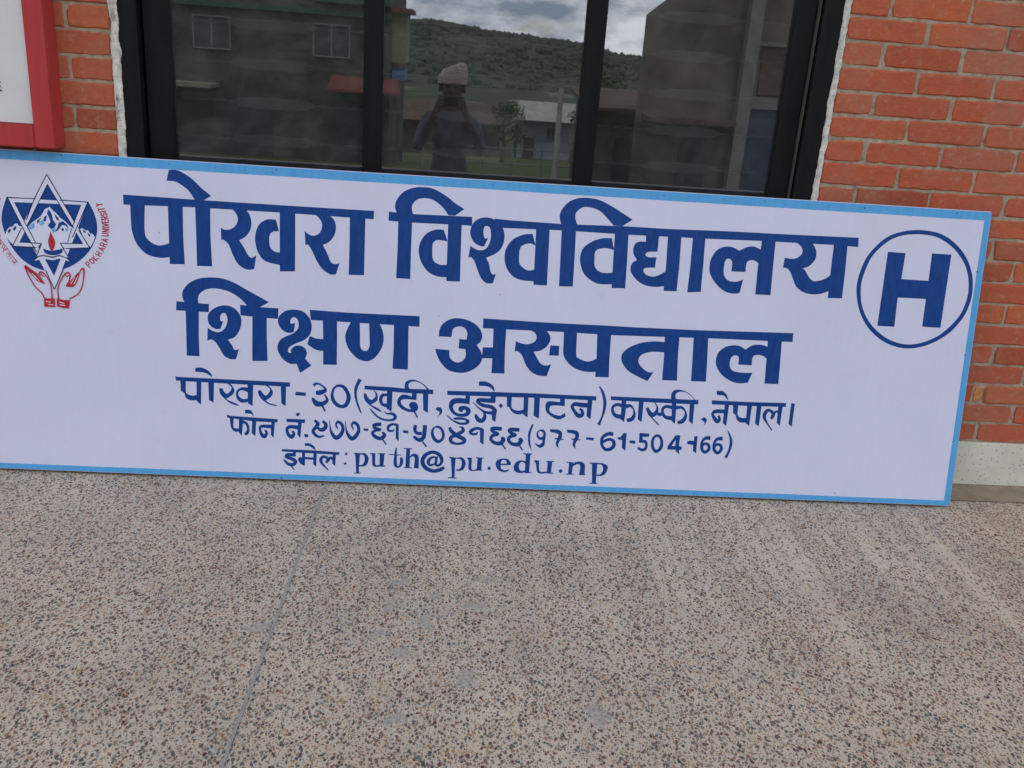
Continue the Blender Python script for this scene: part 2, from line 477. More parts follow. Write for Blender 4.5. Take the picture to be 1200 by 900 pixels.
# ------------------------------------------------------------------ painted strokes of the sign, in tenths of a millimetre on the sheet
# p: filled outline (x,y smooth point, x,y! corner, | starts a hole)   b: brush stroke x,y,width   l: straight pen strokes
LETTERING = {
 'l1w1': [
  'p:-9480,8374! -7215,8351! -4984,8344! -2312,8341! -2312,8099! -4980,8132! -7417,8136! -9472,8093!',
  'p:-9283,8137! -8871,8162! -8878,7350 -8783,7131 -8590,7007 -8408,6989 -8177,7064! -8171,6662! -8451,6629 -8814,6707 -9095,6970 -9232,7329 -9268,7693',
  'p:-8222,8201! -7800,8206! -7788,7291! -7740,6480! -8171,6464!',
  'p:-7449,8207! -7021,8213! -7010,7337! -6957,6466! -7390,6450! -7416,7313!',
  'p:-8190,9147! -7938,9150 -7578,8965 -7256,8683 -6994,8486! -7215,8343! -7457,8348! -7658,8618 -7979,8820 -8255,8843!',
  'p:-6487,8192! -6324,8080 -6233,7894 -6280,7707 -6421,7576 -6584,7546 -6718,7591! -6700,7252! -6623,7245 -6487,7121 -6387,6879 -6250,6618 -6064,6462 -5879,6423 -5744,6460! -5691,6857! -5821,6779 -5924,6844 -6050,7064 -6186,7262! -5992,7396 -5871,7588 -5841,7795 -5896,8016 -6032,8191!',
  'p:-5140,7918! -5385,7912 -5608,7768 -5719,7494 -5724,7247 -5639,6943 -5430,6706 -4996,6610! -5002,6975! -5167,6999 -5284,7108 -5323,7291 -5305,7478 -5217,7569 -5045,7596!',
  'p:-5034,8190! -4589,8196! -4572,7314! -4563,6451! -5001,6426! -5019,7288!',
  'p:-4141,8154! -3955,8091 -3828,7934 -3811,7771 -3881,7602 -4024,7524 -4169,7544 -4307,7639! -4273,7228! -4204,7253 -4076,7074 -3946,6811 -3774,6570 -3542,6424 -3367,6426! -3268,6766! -3404,6729 -3530,6793 -3640,7036 -3770,7270! -3587,7371 -3439,7587 -3404,7816 -3467,8017 -3636,8159!',
  'p:-3010,8188! -2555,8195! -2552,7431! -2541,6451! -2992,6438! -2995,7406!',
 ],
 'l1w2': [
  'p:-1877,8347! -1627,8333! -1148,8320! 566,8340! 580,8080! 243,8085! -1201,8070! -1880,8083!',
  'p:-1598,8108! -1191,8132! -1189,7260! -1175,6413! -1596,6419! -1586,7237!',
  'p:-1638,8295! -1703,8472 -1681,8658 -1505,8914 -1221,9066 -932,9109 -598,9080 -215,8891 44,8709 324,8553! 62,8347! -126,8344! -325,8576 -584,8753 -856,8798 -1082,8735 -1208,8564 -1202,8420 -1164,8291! -1173,8113! -1610,8099!',
  'p:-253,7918! -504,7904 -790,7742 -945,7441 -955,7190 -859,6902 -659,6661 -400,6541 -95,6524! -91,6904! -289,6884 -461,6946 -542,7067 -560,7275 -560,7463 -509,7558 -407,7610 -120,7585!',
  'p:-130,8154! 269,8157! 280,7345! 301,6419! -106,6413! -120,7322!',
  'p:1070,7750! 969,7502! 842,7503 668,7597 553,7778 535,7965 617,8177 799,8313 1028,8351 1285,8279 1478,8083 1556,7837 1509,7541 1339,7321 1042,7170! 1137,6994 1191,6786 1269,6685 1365,6711! 1284,6422! 1092,6420 922,6559 793,6827 697,7053 594,7161 514,7148! 559,7495! 721,7403 891,7380 1035,7451 1131,7645 1149,7855 1113,8040 1042,8099 959,8085 922,7987 940,7801 986,7737',
  'p:1240,8330! 1748,8307! 3278,8293! 5224,8337! 6455,8334! 8279,8373! 10034,8387! 12329,8414! 12351,8137! 11568,8156! 9355,8147! 7606,8114! 5243,8094! 3291,8106! 1267,8070!',
  'p:2385,7952! 2111,7911 1803,7747 1620,7464 1595,7168 1684,6877 1889,6656 2152,6564 2530,6551! 2520,6903! 2326,6862 2150,6946 2044,7067 2023,7276 2043,7509 2151,7620 2339,7665 2496,7611!',
  'p:2479,8142! 2884,8132! 2900,7242! 2910,6448! 2502,6447! 2496,7219!',
  'p:3245,8145! 3672,8149! 3691,7287! 3694,6457! 3277,6443! 3263,7263!',
  'p:3213,8302! 3157,8495 3207,8706 3402,8946 3691,9075 3987,9097 4331,9052 4729,8880 5043,8711 5349,8542! 5052,8335! 4794,8337! 4585,8538 4356,8733 4093,8821 3837,8818 3656,8670 3626,8502 3695,8305! 3691,8129! 3230,8123!',
  'p:4767,7961! 4502,7946 4209,7844 3945,7639 3856,7381 3883,7128 4025,6838 4299,6640 4542,6577 4901,6596! 4894,6951! 4689,6918 4470,6949 4321,7089 4291,7321 4294,7512 4377,7614 4610,7657 4863,7616!',
  'p:4849,8176! 5259,8171! 5280,7377! 5291,6494! 4875,6479! 4858,7353!',
  'p:5786,8168! 6188,8171! 6182,7641! 5931,7627 5848,7588 5822,7536 5857,7487 5946,7458! 6161,7478! 6145,7162! 5885,7147! 5810,7109 5809,7024 5904,6935 6104,6890 6274,6943 6473,7061! 6511,6634! 6261,6590 5954,6603 5682,6717 5470,6919 5404,7086 5442,7259 5577,7352! 5462,7536 5440,7704 5501,7856 5625,7914 5807,7916!',
  'p:6459,8186! 6868,8181! 6883,7212! 6870,6490! 6467,6481! 6479,7189!',
  'p:7221,8168! 7602,8156! 7615,7339! 7615,6513! 7200,6478! 7223,7317!',
  'p:8886,6959! 8818,6544! 8600,6515 8327,6582 8041,6804 7862,7053 7811,7264 7838,7523 7987,7787 8216,7907 8458,7908 8687,7815! 8894,7933 9089,7966 9247,7924 9368,7867! 9338,7402! 9271,7497 9132,7553 8981,7523 8929,7392 8937,7190! 8496,7183! 8497,7432 8443,7536 8361,7561 8280,7496 8256,7289 8278,7076 8381,6931 8563,6876 8738,6895',
  'p:9348,8215! 9766,8222! 9771,7375! 9783,6532! 9308,6528! 9300,7348!',
  'p:10366,8189! 10557,8063 10632,7918 10569,7764 10381,7667 10104,7686! 10080,7384! 10192,7377 10314,7276 10427,7066 10540,6856 10760,6694 11036,6631 11302,6649 11590,6752! 11638,7285! 11425,7122 11211,7045 11055,7036 10907,7158 10774,7345 10688,7392! 10891,7481 11046,7684 11067,7878 11003,8046 10873,8210!',
  'p:11582,8217! 12006,8211! 12030,7372! 12032,6558! 11584,6543! 11577,7347!',
 ],
 'l2w1': [
  'p:-7987,5384! -7043,5351! -7051,5111! -7996,5115!',
  'p:-7721,5159! -7339,5159! -7338,4397! -7316,3780! -7689,3783! -7701,4463!',
  'p:-7741,5339! -7815,5531 -7790,5721 -7618,5939 -7332,6088 -7005,6139 -6677,6128 -6348,6030 -5934,5823 -5301,5500! -5577,5337! -5908,5328! -6138,5560 -6469,5751 -6840,5823 -7127,5778 -7311,5643 -7364,5493 -7339,5306! -7347,5137! -7733,5146!',
  'p:-6628,4859! -6710,4634! -6855,4626 -7020,4732 -7083,4919 -7042,5090 -6878,5246 -6631,5335 -6384,5307 -6196,5156 -6099,4929 -6150,4629 -6294,4409 -6492,4322! -6375,4170 -6290,4025 -6166,4052! -6246,3748! -6413,3740 -6601,3837 -6727,4045 -6853,4231 -6977,4301 -7089,4261! -7082,4644! -6916,4555 -6751,4534 -6606,4627 -6525,4800 -6513,4970 -6568,5094 -6651,5103 -6720,5002 -6703,4876',
  'p:-6145,5378! -5515,5341! -5025,5333! -5032,5019! -5386,5030! -6125,5067!',
  'p:-5781,5094! -5366,5074! -5353,4415! -5318,3739! -5770,3716! -5778,4393!',
  'p:-4530,4927! -4566,4648! -4733,4618 -4923,4714 -5031,4921 -4992,5115 -4807,5273 -4558,5320 -4307,5278 -4115,5097 -4039,4867 -4084,4609 -4248,4429 -4497,4309 -4684,4192 -4724,4083 -4689,4020 -4618,4023! -4640,4108 -4537,4221 -4370,4251 -4221,4173 -4163,4025 -4215,3863! -4021,3665! -4353,3423! -4464,3699! -4653,3690 -4866,3817 -5017,4046 -5032,4217 -4959,4392 -4794,4508 -4587,4604 -4443,4761 -4434,4953 -4491,5065 -4596,5093 -4665,5005 -4655,4899',
  'p:-4108,5340! -3010,5313! -855,5321! -842,5000! -1161,5009! -3317,5033! -4072,5036!',
  'p:-4091,4557! -3913,4489! -3673,4480! -3664,4115! -3905,4154 -4161,4305!',
  'p:-3717,5063! -3297,5064! -3280,4436! -3269,3724! -3675,3712! -3688,4415!',
  'p:-2868,5078! -3015,4750 -3038,4534 -2936,4238 -2717,3990 -2502,3888 -2290,3899 -2083,4065 -1931,4354 -1899,4636 -1963,4890 -2066,5078! -2350,5084! -2305,4356! -2364,4215 -2469,4188 -2564,4257 -2594,4385! -2624,5087!',
  'p:-1609,5059! -1171,5052! -1158,4415! -1138,3686! -1600,3689! -1592,4393!',
 ],
 'l2w2': [
  'p:-254,4742! -242,4937 -144,5136 83,5285 338,5320 641,5263 906,5105 1047,4874 1016,4656 901,4542! 1032,4353 1085,4181 1051,4005 888,3821 635,3691 356,3664 72,3737 -153,3944 -294,4199 -344,4361! 86,4340! 104,4132 231,4007 383,3980 530,4066 586,4221 565,4394! 362,4406! 369,4697! 584,4686! 595,4894 502,5040 350,5076 203,5025 144,4914 131,4741!',
  'p:1090,4478! 1413,4494! 1432,4155! 1078,4146!',
  'p:1379,5099! 1766,5107! 1765,4390! 1792,3704! 1392,3701! 1398,4371!',
  'p:1056,5358! 2097,5340! 3309,5330! 4877,5334! 5843,5328! 7696,5342! 10630,5406! 10634,5128! 9816,5121! 7985,5111! 5865,5067! 4965,5051! 3327,5071! 1769,5059! 1059,5057!',
  'p:2459,5086! 2637,5000 2703,4852 2634,4717 2443,4642 2269,4655 2079,4711! 2059,4405! 2154,4410 2292,4285 2416,4029 2582,3817 2807,3705 3084,3688! 3199,4059! 3027,4015 2871,4073 2751,4243 2639,4421! 2845,4466 3032,4607 3127,4808 3096,4959 2970,5091!',
  'p:3138,4643! 3409,4635! 3412,4333! 3115,4336!',
  'p:3519,5124! 3924,5119! 3949,4413 4037,4285 4262,4209 4436,4231 4592,4313! 4593,3894! 4374,3883 4108,3914 3836,4033 3624,4243 3545,4436 3534,4785',
  'p:4543,5134! 4973,5122! 4978,4333! 5001,3746! 4583,3739! 4577,4401!',
  'p:6649,4923! 6317,4928 5926,4864 5585,4715 5380,4529 5342,4351 5409,4178 5603,3966 5926,3804 6212,3685! 6377,3982! 6223,3966 6036,4076 5900,4224 5880,4356 5957,4492 6170,4582 6389,4611 6656,4602!',
  'p:6630,5142! 7086,5135! 7096,4395! 7133,3743! 6665,3743! 6663,4417!',
  'p:7526,5166! 7980,5163! 8019,4397! 8040,3760! 7571,3751! 7557,4373!',
  'p:9475,4112! 9364,3793! 9106,3758 8830,3812 8519,3998 8339,4235 8288,4432 8339,4679 8544,4866 8761,4930 8985,4924 9175,4823! 9385,4962 9583,4994 9742,4980 9873,4934! 9867,4569! 9778,4640 9617,4677 9485,4648 9428,4556 9428,4342! 9000,4343! 9003,4535 8950,4612 8859,4625 8776,4568 8731,4432 8749,4255 8841,4148 9025,4104 9251,4092',
  'p:9855,5176! 10292,5168! 10321,4422! 10332,3795! 9893,3788! 9876,4489!',
 ],
 'hletter': [
  'p:13294,8049! 13853,8038! 13830,7246! 14693,7238! 14688,8077! 15308,8078! 15279,5813! 14687,5817! 14689,6680! 13789,6675! 13802,5767! 13255,5773!',
 ],
 'hring': [
  'p:14263,8759 14718,8721 15098,8593 15422,8387 15685,8143 15884,7872 16053,7510 16127,7163 16141,6856 16102,6567 15991,6228 15805,5929 15589,5673 15236,5409 14804,5207 14357,5117 13940,5150 13508,5298 13083,5587 12790,5926 12579,6333 12463,6787 12466,7223 12638,7817 12941,8244 13263,8520 13603,8660 13907,8729|14281,8631 14691,8595 15025,8472 15339,8274 15576,8050 15784,7779 15928,7459 15994,7134 16007,6893 15962,6581 15857,6266 15669,5980 15443,5732 15174,5517 14765,5326 14363,5243 13969,5277 13560,5425 13159,5702 12877,6019 12686,6383 12600,6773 12595,7165 12768,7781 13041,8164 13344,8418 13662,8556 13968,8613',
 ],
 'l3w1': [
  'p:-8027,3149! -7971,3129! -6095,3123! -4643,3119! -4647,2982! -4910,2985! -6721,2996! -8003,3011!',
  'p:-7436,3427! -7255,3442 -7083,3373 -6973,3265 -6935,3154! -7051,3239 -7192,3297 -7442,3307!',
  'p:-7878,3027! -7713,3025! -7716,2710 -7660,2616 -7519,2580 -7394,2605! -7394,2449! -7566,2434 -7707,2499 -7760,2643 -7863,2703!',
  'p:-7404,3027! -7260,3021! -7268,2308! -7394,2416!',
  'p:-7060,3031! -6888,3026! -6898,2397! -7033,2460!',
  'p:-6549,3017! -6408,2985 -6312,2875 -6290,2763 -6358,2645 -6530,2529! -6404,2463 -6246,2405 -6135,2345! -6213,2334 -6403,2398 -6546,2496! -6688,2646 -6730,2758 -6721,2840 -6642,2843! -6579,2732 -6500,2687 -6406,2773 -6375,2872 -6439,2951',
  'p:-5888,2896! -6061,2904 -6202,2816 -6242,2700 -6215,2554 -6120,2450 -5993,2433 -5874,2472! -5875,2570! -6026,2546 -6121,2591 -6179,2686 -6139,2786 -6029,2808 -5877,2750!',
  'p:-5905,3025! -5732,3024! -5746,2337! -5883,2422!',
  'p:-5400,3007! -5273,2974 -5171,2865 -5150,2752 -5221,2634 -5362,2529! -5234,2453 -5107,2426 -4995,2392! -5074,2378 -5265,2418 -5425,2516! -5537,2635 -5586,2747 -5578,2829 -5499,2833! -5434,2732 -5348,2683 -5264,2779 -5234,2872 -5305,2947',
  'p:-4920,3008! -4761,3006! -4763,2383! -4892,2469!',
  'p:-4473,2843! -4168,2831! -4175,2726! -4484,2734!',
  'p:-3976,3102! -3866,3157 -3722,3115 -3576,3007 -3543,2927 -3573,2860! -3714,2781 -3867,2774! -3876,2895! -3718,2935 -3639,2962 -3689,3035 -3817,3094 -3880,3068 -3911,3014!',
  'p:-3604,2826! -3488,2667 -3502,2567 -3611,2463 -3738,2418 -3882,2434 -3964,2545 -3999,2675! -3929,2679 -3838,2601 -3709,2574 -3614,2611 -3568,2663 -3618,2766',
  'b:-3681,2453,66 -3634,2380,59 -3574,2273,44',
  'p:-3181,3134 -3021,3100 -2888,2942 -2825,2764 -2846,2598 -2938,2445 -3097,2401 -3259,2453 -3391,2605 -3427,2768 -3393,2950 -3307,3076|-3211,3048 -3099,3030 -2999,2904 -2953,2758 -2975,2609 -3036,2523 -3132,2512 -3263,2611 -3337,2773 -3329,2921 -3280,3015',
 ],
 'l3w2': [
  'p:-2612,3339! -2508,3288! -2605,3103 -2647,2904 -2618,2675 -2554,2480 -2466,2252! -2549,2331 -2653,2574 -2719,2835 -2716,3065',
  'p:-2420,3129! -1579,3120! -1192,3096! -346,3107! -339,2962! -508,2963! -1186,2964! -1703,2989! -2417,3014!',
  'p:-2180,3032! -2054,2932 -2011,2786 -2045,2669 -2218,2545! -2006,2456 -1857,2347! -1938,2349 -2135,2450 -2250,2527! -2382,2653 -2435,2783 -2422,2898 -2357,2869! -2306,2772 -2207,2694 -2098,2782 -2085,2882 -2136,2978',
  'p:-1726,2915! -1877,2908 -1960,2805 -1965,2673 -1896,2544 -1723,2479! -1722,2618! -1834,2613 -1870,2710 -1841,2811 -1723,2843!',
  'p:-1743,3046! -1576,3038! -1577,2360! -1732,2452!',
  'p:-1827,2398! -1711,2320 -1550,2344 -1434,2267 -1414,2168 -1508,2080 -1701,2061 -1929,2111 -2128,2268 -2263,2444! -2198,2414 -1998,2224 -1801,2133 -1591,2133 -1512,2196 -1579,2260 -1741,2269!',
  'p:-986,2967! -838,2964! -842,2759! -1179,2769 -1290,2738 -1310,2671 -1269,2590 -1136,2496 -988,2460! -1040,2534 -1059,2616 -982,2693 -851,2676 -782,2563 -803,2445 -904,2374! -1099,2388 -1296,2472 -1415,2616 -1404,2765 -1312,2885 -1184,2915 -988,2858!',
  'b:-899,2408,59 -843,2311,52 -784,2213,45',
  'p:-655,2999! -493,2997! -475,2371! -622,2454!',
  'p:-1210,3072! -1213,3220 -1168,3321 -1010,3384 -848,3359 -650,3264 -455,3092! -496,3066! -682,3246 -846,3320 -1007,3319 -1085,3259 -1098,3176 -1055,3079!',
  'p:-244,2505 -198,2564 -100,2561 -48,2481 -59,2380 -184,2251! -130,2360 -134,2443 -193,2457',
  'p:80,3091! 1534,3121! 2712,3137! 3701,3134! 4661,3137! 4665,3003! 3710,3008! 2721,3001! 1542,2978! 86,2962!',
  'p:1028,3421! 1206,3436 1389,3369 1493,3268 1528,3104! 1430,3215 1296,3285 1028,3295!',
  'p:643,2995! 783,2995! 779,2709! 445,2720 311,2674 280,2563 354,2449 494,2396 630,2415 686,2471 657,2524 602,2521 573,2460 508,2450 449,2514 467,2605 579,2647 727,2623 820,2531 807,2410 694,2315 466,2304 266,2395 160,2557 159,2723 244,2837 437,2886 649,2876!',
  'p:305,2263! 467,2288 664,2263 792,2202 796,2119 675,2053 478,2060 277,2162 141,2273 79,2353! 156,2307 308,2197 507,2129 638,2128 702,2165 635,2202 471,2204 341,2198!',
  'b:1556,2846,142 1222,2850,134 1058,2855,104 1022,2794,97 1181,2695,112 1429,2653,119 1559,2556,127 1538,2464,120 1407,2465,97 1241,2491,75 1072,2600,45 873,2780,22',
  'b:1236,2474,60 1266,2341,105 1207,2221,127 1092,2216,135 1012,2313,112 984,2405,60',
  'p:1462,2534! 1625,2542! 1593,2179! 1491,2251!',
  'p:1410,2998! 1567,2999! 1568,2806! 1421,2799!',
  'p:1672,2704! 1733,2781! 1813,2701! 1742,2621!',
  'p:1905,3029! 2063,3030! 2066,2696 2137,2606 2287,2573 2455,2621! 2463,2497! 2261,2454 2092,2530 2002,2660 1925,2690!',
  'p:2430,3030! 2571,3027! 2580,2368! 2442,2463!',
  'p:2752,3036! 2923,3031! 2934,2351! 2763,2444!',
  'p:3543,3040! 3692,3034! 3709,2780! 3394,2792 3265,2752 3238,2651 3295,2552 3448,2492 3597,2482 3724,2572! 3758,2456! 3573,2357 3387,2405 3179,2547 3113,2695 3126,2846 3221,2918 3552,2900!',
  'b:4451,2842,143 4218,2844,143 4018,2862,120 3941,2784,105 4007,2653,98 4143,2508,136 4258,2530,128 4259,2648,91 4177,2728,68',
  'p:4402,3047! 4552,3041! 4534,2401! 4403,2503!',
  'p:4753,3458! 4900,3265 4990,2968 4977,2698 4898,2424 4847,2219! 4754,2266! 4846,2456 4894,2694 4888,2996 4819,3244 4721,3440!',
 ],
 'l3w3': [
  'p:5108,3158! 6359,3160! 7863,3171! 7867,3029! 6371,3026! 5127,3041!',
  'p:5458,3077! 5605,3071! 5612,2694! 5589,2355! 5481,2451!',
  'b:5497,2874,113 5344,2910,98 5216,2844,91 5200,2708,91 5305,2561,121 5508,2527,152',
  'b:5588,2861,136 5747,2886,91 5856,2773,45 5887,2605,99 5815,2467,129 5668,2419,106',
  'p:6000,3056! 6151,3049! 6140,2387! 6008,2475!',
  'b:6469,3054,30 6582,2908,46 6580,2739,114 6472,2632,137 6366,2695,129 6268,2853,83',
  'b:6336,2653,53 6518,2482,38 6684,2320,46',
  'p:6581,2722! 6667,2709! 6747,2747! 6780,2647! 6694,2592! 6606,2638!',
  'p:7026,3199! 7178,3189! 7189,2699! 7195,2377! 7075,2474!',
  'b:7084,3117,144 7057,3301,136 7126,3398,114 7256,3435,61 7444,3404,27 7622,3294,19 7753,3159,19',
  'b:7081,2891,114 6883,2922,99 6772,2849,91 6774,2714,84 6880,2583,107 7101,2553,137',
  'b:7181,2895,122 7355,2910,84 7485,2781,53 7501,2612,107 7412,2472,130 7271,2425,92',
  'p:7600,3098! 7749,3091! 7751,2392! 7623,2499!',
  'p:7989,2560! 8090,2639! 8181,2575 8174,2473 8116,2368! 8123,2471 8067,2519',
 ],
 'l3w4': [
  'p:8284,3184! 9392,3182! 10650,3207! 10657,3082! 9405,3057! 8296,3056!',
  'p:8413,3484! 8581,3492 8707,3413 8776,3298 8799,3174! 8739,3263 8629,3349 8425,3359!',
  'b:8764,2847,130 8510,2846,122 8394,2816,107 8351,2736,84 8432,2604,115 8525,2523,130 8586,2594,92 8540,2711,77',
  'p:8707,3075! 8844,3065! 8821,2383! 8699,2480!',
  'p:8968,3081! 9138,3075! 9145,2773 9257,2676 9452,2675! 9467,2532! 9256,2522 9127,2619 9079,2753 8996,2800!',
  'p:9420,3075! 9573,3072! 9547,2416! 9428,2513!',
  'p:9725,3089! 9878,3086! 9858,2420! 9728,2510!',
  'b:10476,2869,100 10391,2923,69 10310,2878,77 10257,2739,100 10212,2686,69',
  'b:10262,2849,100 10221,2915,85 10098,2950,100 10022,2865,123 10002,2727,108 10108,2544,54 10297,2313,39',
  'b:10304,2878,92 10269,2791,116 10237,2677,69',
  'p:10405,3104! 10552,3101! 10527,2471! 10421,2558!',
  'p:10813,3215! 10931,3197! 10913,2454! 10800,2542!',
 ],
 'l4w1': [
  'p:-6502,2049! -6400,2010! -4988,1970! -5003,1870! -5702,1871! -6495,1950!',
  'p:-5966,2215! -5833,2221 -5737,2133 -5704,2003! -5784,2098 -5965,2106!',
  'p:-6425,1970! -6299,1959! -6309,1678 -6239,1632 -6106,1638! -6105,1539! -6270,1531 -6366,1626 -6399,1773!',
  'p:-6147,1933! -6020,1929! -6053,1408! -6143,1504!',
  'b:-6051,1855,88 -5924,1795,88 -5865,1632,81 -5905,1498,103 -5968,1455,73',
  'p:-5750,1918! -5633,1914! -5649,1410! -5762,1504!',
  'b:-5154,1731,117 -5383,1737,103 -5494,1715,88 -5515,1615,73 -5459,1468,103 -5379,1422,125 -5316,1524,81 -5365,1622,59',
  'p:-5178,1912! -5073,1907! -5107,1384! -5194,1480!',
  'p:-4734,2002! -4169,2001! -4180,1888! -4723,1899!',
  'p:-4460,2160! -4372,2213! -4322,2149! -4407,2079!',
  'b:-4356,1734,125 -4554,1758,110 -4666,1736,103 -4712,1651,88 -4661,1504,103 -4564,1442,125 -4502,1544,88 -4552,1625,66',
  'p:-4382,1948! -4270,1937! -4308,1420! -4396,1516!',
  'p:-4198,1541! -4086,1546! -4062,1464! -4164,1436!',
 ],
 'l4w2': [
  'b:-3894,1987,74 -3789,1892,111 -3835,1791,111 -3928,1653,96 -3861,1540,96 -3747,1478,74 -3588,1519,44',
  'b:-3647,1982,74 -3548,1870,111 -3577,1753,125 -3688,1698,118 -3799,1759,74',
  'b:-3439,2008,22 -3418,1810,37 -3365,1612,89 -3232,1468,126 -3106,1557,126 -3030,1727,104 -3067,1892,96 -3182,1970,89 -3243,1884,59 -3192,1753,44',
  'b:-2964,2010,22 -2942,1811,37 -2888,1614,89 -2755,1469,126 -2629,1558,126 -2553,1729,104 -2590,1894,96 -2706,1972,89 -2767,1886,59 -2715,1755,44',
  'p:-2404,1806! -2258,1796! -2266,1729! -2408,1732!',
  'b:-1876,1963,119 -2084,1920,111 -2065,1831,96 -1902,1785,89 -2047,1755,89 -2134,1668,89 -2040,1555,112 -1876,1512,119 -1766,1617,112 -1835,1715,67',
  'b:-1827,1497,52 -1707,1325,45',
  'b:-1373,1953,74 -1536,1972,74 -1663,1889,89 -1642,1773,74 -1528,1762,60 -1482,1814,37',
  'p:-1439,1983! -1348,1971! -1328,1435! -1422,1532!',
  'p:-1212,1803! -1042,1790! -1045,1700! -1215,1726!',
  'b:-839,1977,112 -849,1826,104 -780,1729,97 -633,1718,112',
  'b:-547,1990,127 -555,1806,127 -579,1603,127 -705,1514,127 -889,1623,75',
  'b:-606,1468,52 -468,1305,45',
  'p:-172,1991 -22,1930 69,1733 28,1546 -114,1439 -265,1516 -354,1697 -330,1883|-201,1922 -85,1877 -19,1729 -39,1594 -135,1549 -238,1652 -277,1801 -258,1886',
  'b:205,1958,90 260,1843,112 430,1716,127 665,1591,128 638,1489,98 443,1447,75 276,1507,105 269,1641,112 461,1751,112 619,1859,112 598,1959,75 498,1981,30',
  'b:1213,1926,98 1040,1962,90 864,1870,112 885,1787,83 1017,1776,68 1079,1846,38',
  'p:1139,1950! 1265,1938! 1271,1449! 1162,1529!',
  'b:1812,1980,113 1532,1974,128 1537,1883,98 1699,1813,98 1529,1748,105 1496,1628,98 1623,1526,106 1789,1523,136 1881,1646,128 1811,1710,90',
  'b:1839,1508,53 1965,1337,45',
  'b:2357,1971,113 2076,1965,128 2082,1874,98 2245,1804,98 2073,1739,106 2041,1619,98 2169,1516,106 2335,1513,136 2427,1636,128 2357,1701,91',
  'b:2369,1498,53 2495,1327,45',
 ],
 'l4w3': [
  'p:2790,2176! 2734,2173! 2641,1916 2639,1679 2685,1478 2778,1329! 2733,1514 2703,1716 2717,1920',
  'p:3015,2018 3133,1989 3181,1873 3173,1635! 3149,1498 3020,1431 2882,1520! 2871,1588! 2981,1525 3076,1597 3087,1682! 2987,1695 2905,1776 2905,1928|3003,1960 3088,1919 3095,1818 3032,1765 2962,1812 2949,1913',
  'p:3296,2040! 3579,2026 3685,1929 3680,1760! 3592,1586 3619,1434! 3512,1548 3533,1719 3573,1874 3486,1920 3319,1947!',
  'p:3464,1767! 3748,1746! 3740,1711! 3467,1723!',
  'p:3820,2047! 4104,2033 4211,1936 4207,1766! 4119,1592 4147,1440! 4038,1555 4059,1726 4098,1880 4012,1927 3843,1953!',
  'p:3989,1773! 4274,1752! 4267,1718! 3992,1729!',
  'p:4442,1834! 4687,1822! 4683,1736! 4438,1759!',
  'b:5285,1967,129 5118,1967,114 4959,1851,99 4941,1646,92 5055,1480,99 5222,1487,115 5330,1612,115 5284,1763,99 5131,1790,91 4971,1698,84',
  'p:5600,2016! 5700,2020! 5702,1457! 5588,1537! 5574,1793! 5439,1804! 5427,1872! 5526,1893!',
  'p:5813,1793! 5998,1788! 5996,1692! 5817,1701!',
  'p:6102,2045! 6415,2035! 6414,1933! 6213,1924! 6230,1839 6340,1810 6392,1676 6365,1520 6235,1456 6078,1525! 6087,1611! 6228,1548 6307,1603 6299,1706 6229,1737 6111,1731!',
  'p:6659,2029 6799,1967 6878,1765 6852,1559 6678,1421 6532,1545 6487,1748 6532,1938|6666,1944 6756,1880 6787,1727 6748,1588 6668,1533 6599,1633 6579,1786 6603,1897',
  'p:7251,2022! 7396,2028! 7383,1685! 7477,1662! 7473,1558! 7395,1555! 7425,1412! 7297,1509! 7293,1561! 7022,1549! 7029,1669!|7263,1885! 7147,1675! 7265,1673!',
  'p:7838,2014! 7945,2025! 7948,1462! 7837,1550! 7830,1739! 7649,1748! 7624,1833! 7722,1871! 7842,1860!',
  'b:8357,1985,131 8189,1961,100 8101,1820,85 8120,1614,100 8232,1516,101 8341,1624,100 8311,1760,93 8189,1789,85 8129,1701,62',
  'b:8749,1982,131 8581,1958,100 8493,1816,85 8513,1611,101 8625,1512,101 8734,1621,101 8703,1757,93 8581,1786,85 8521,1697,62',
  'p:8892,2249! 9013,2066 9075,1863 9041,1620 8940,1339! 8866,1388! 8956,1616 8983,1859 8945,2063 8870,2231!',
 ],
 'l5w1': [
  'p:-4861,1045! -3995,1049! -3117,1021! -3121,936! -3832,949! -4844,972!',
  'p:-4166,1259! -4032,1265 -3885,1171 -3827,1040! -3899,1087 -4030,1175 -4165,1169!',
  'b:-4448,879,111 -4666,876,104 -4713,810,96 -4535,747,111 -4438,678,104 -4484,585,104 -4629,575,97 -4726,648,74 -4798,729,30',
  'p:-4524,1009! -4428,1004! -4434,829! -4521,832!',
  'b:-4596,570,52 -4465,407,30',
  'p:-4251,1005! -4155,1002! -4152,589 -4210,570 -4308,633 -4359,748 -4312,818 -4241,804!',
  'p:-4183,833! -3845,821! -3843,747! -4182,756!',
  'p:-3897,980! -3800,977! -3806,536! -3905,616!',
  'b:-3295,804,97 -3393,834,82 -3465,743,97 -3518,673,67',
  'b:-3474,820,82 -3597,865,82 -3672,761,97 -3631,645,75 -3432,434,30',
  'p:-3316,985! -3219,983! -3234,578! -3324,658!',
  'p:-2961,977! -2897,1030! -2864,981! -2910,922!',
  'p:-2984,673! -2921,719! -2881,677! -2934,624!',
 ],
 'l5w2': [
  'p:-2638,1008! -2492,1014! -2505,710! -2506,405! -2593,388! -2612,706!',
  'p:-2697,1032! -2492,1021! -2491,987! -2653,980!',
  'p:-2652,399! -2450,408! -2449,374! -2651,365!',
  'p:-2508,1014! -2346,1027 -2239,924 -2226,807 -2286,652 -2398,600 -2508,602! -2510,649! -2416,656 -2354,750 -2348,869 -2393,968 -2507,973!',
  'p:-2185,1044! -2022,1041! -2018,731 -1977,658 -1873,686! -1865,629! -2007,603 -2100,660 -2120,862 -2134,989 -2183,1001!',
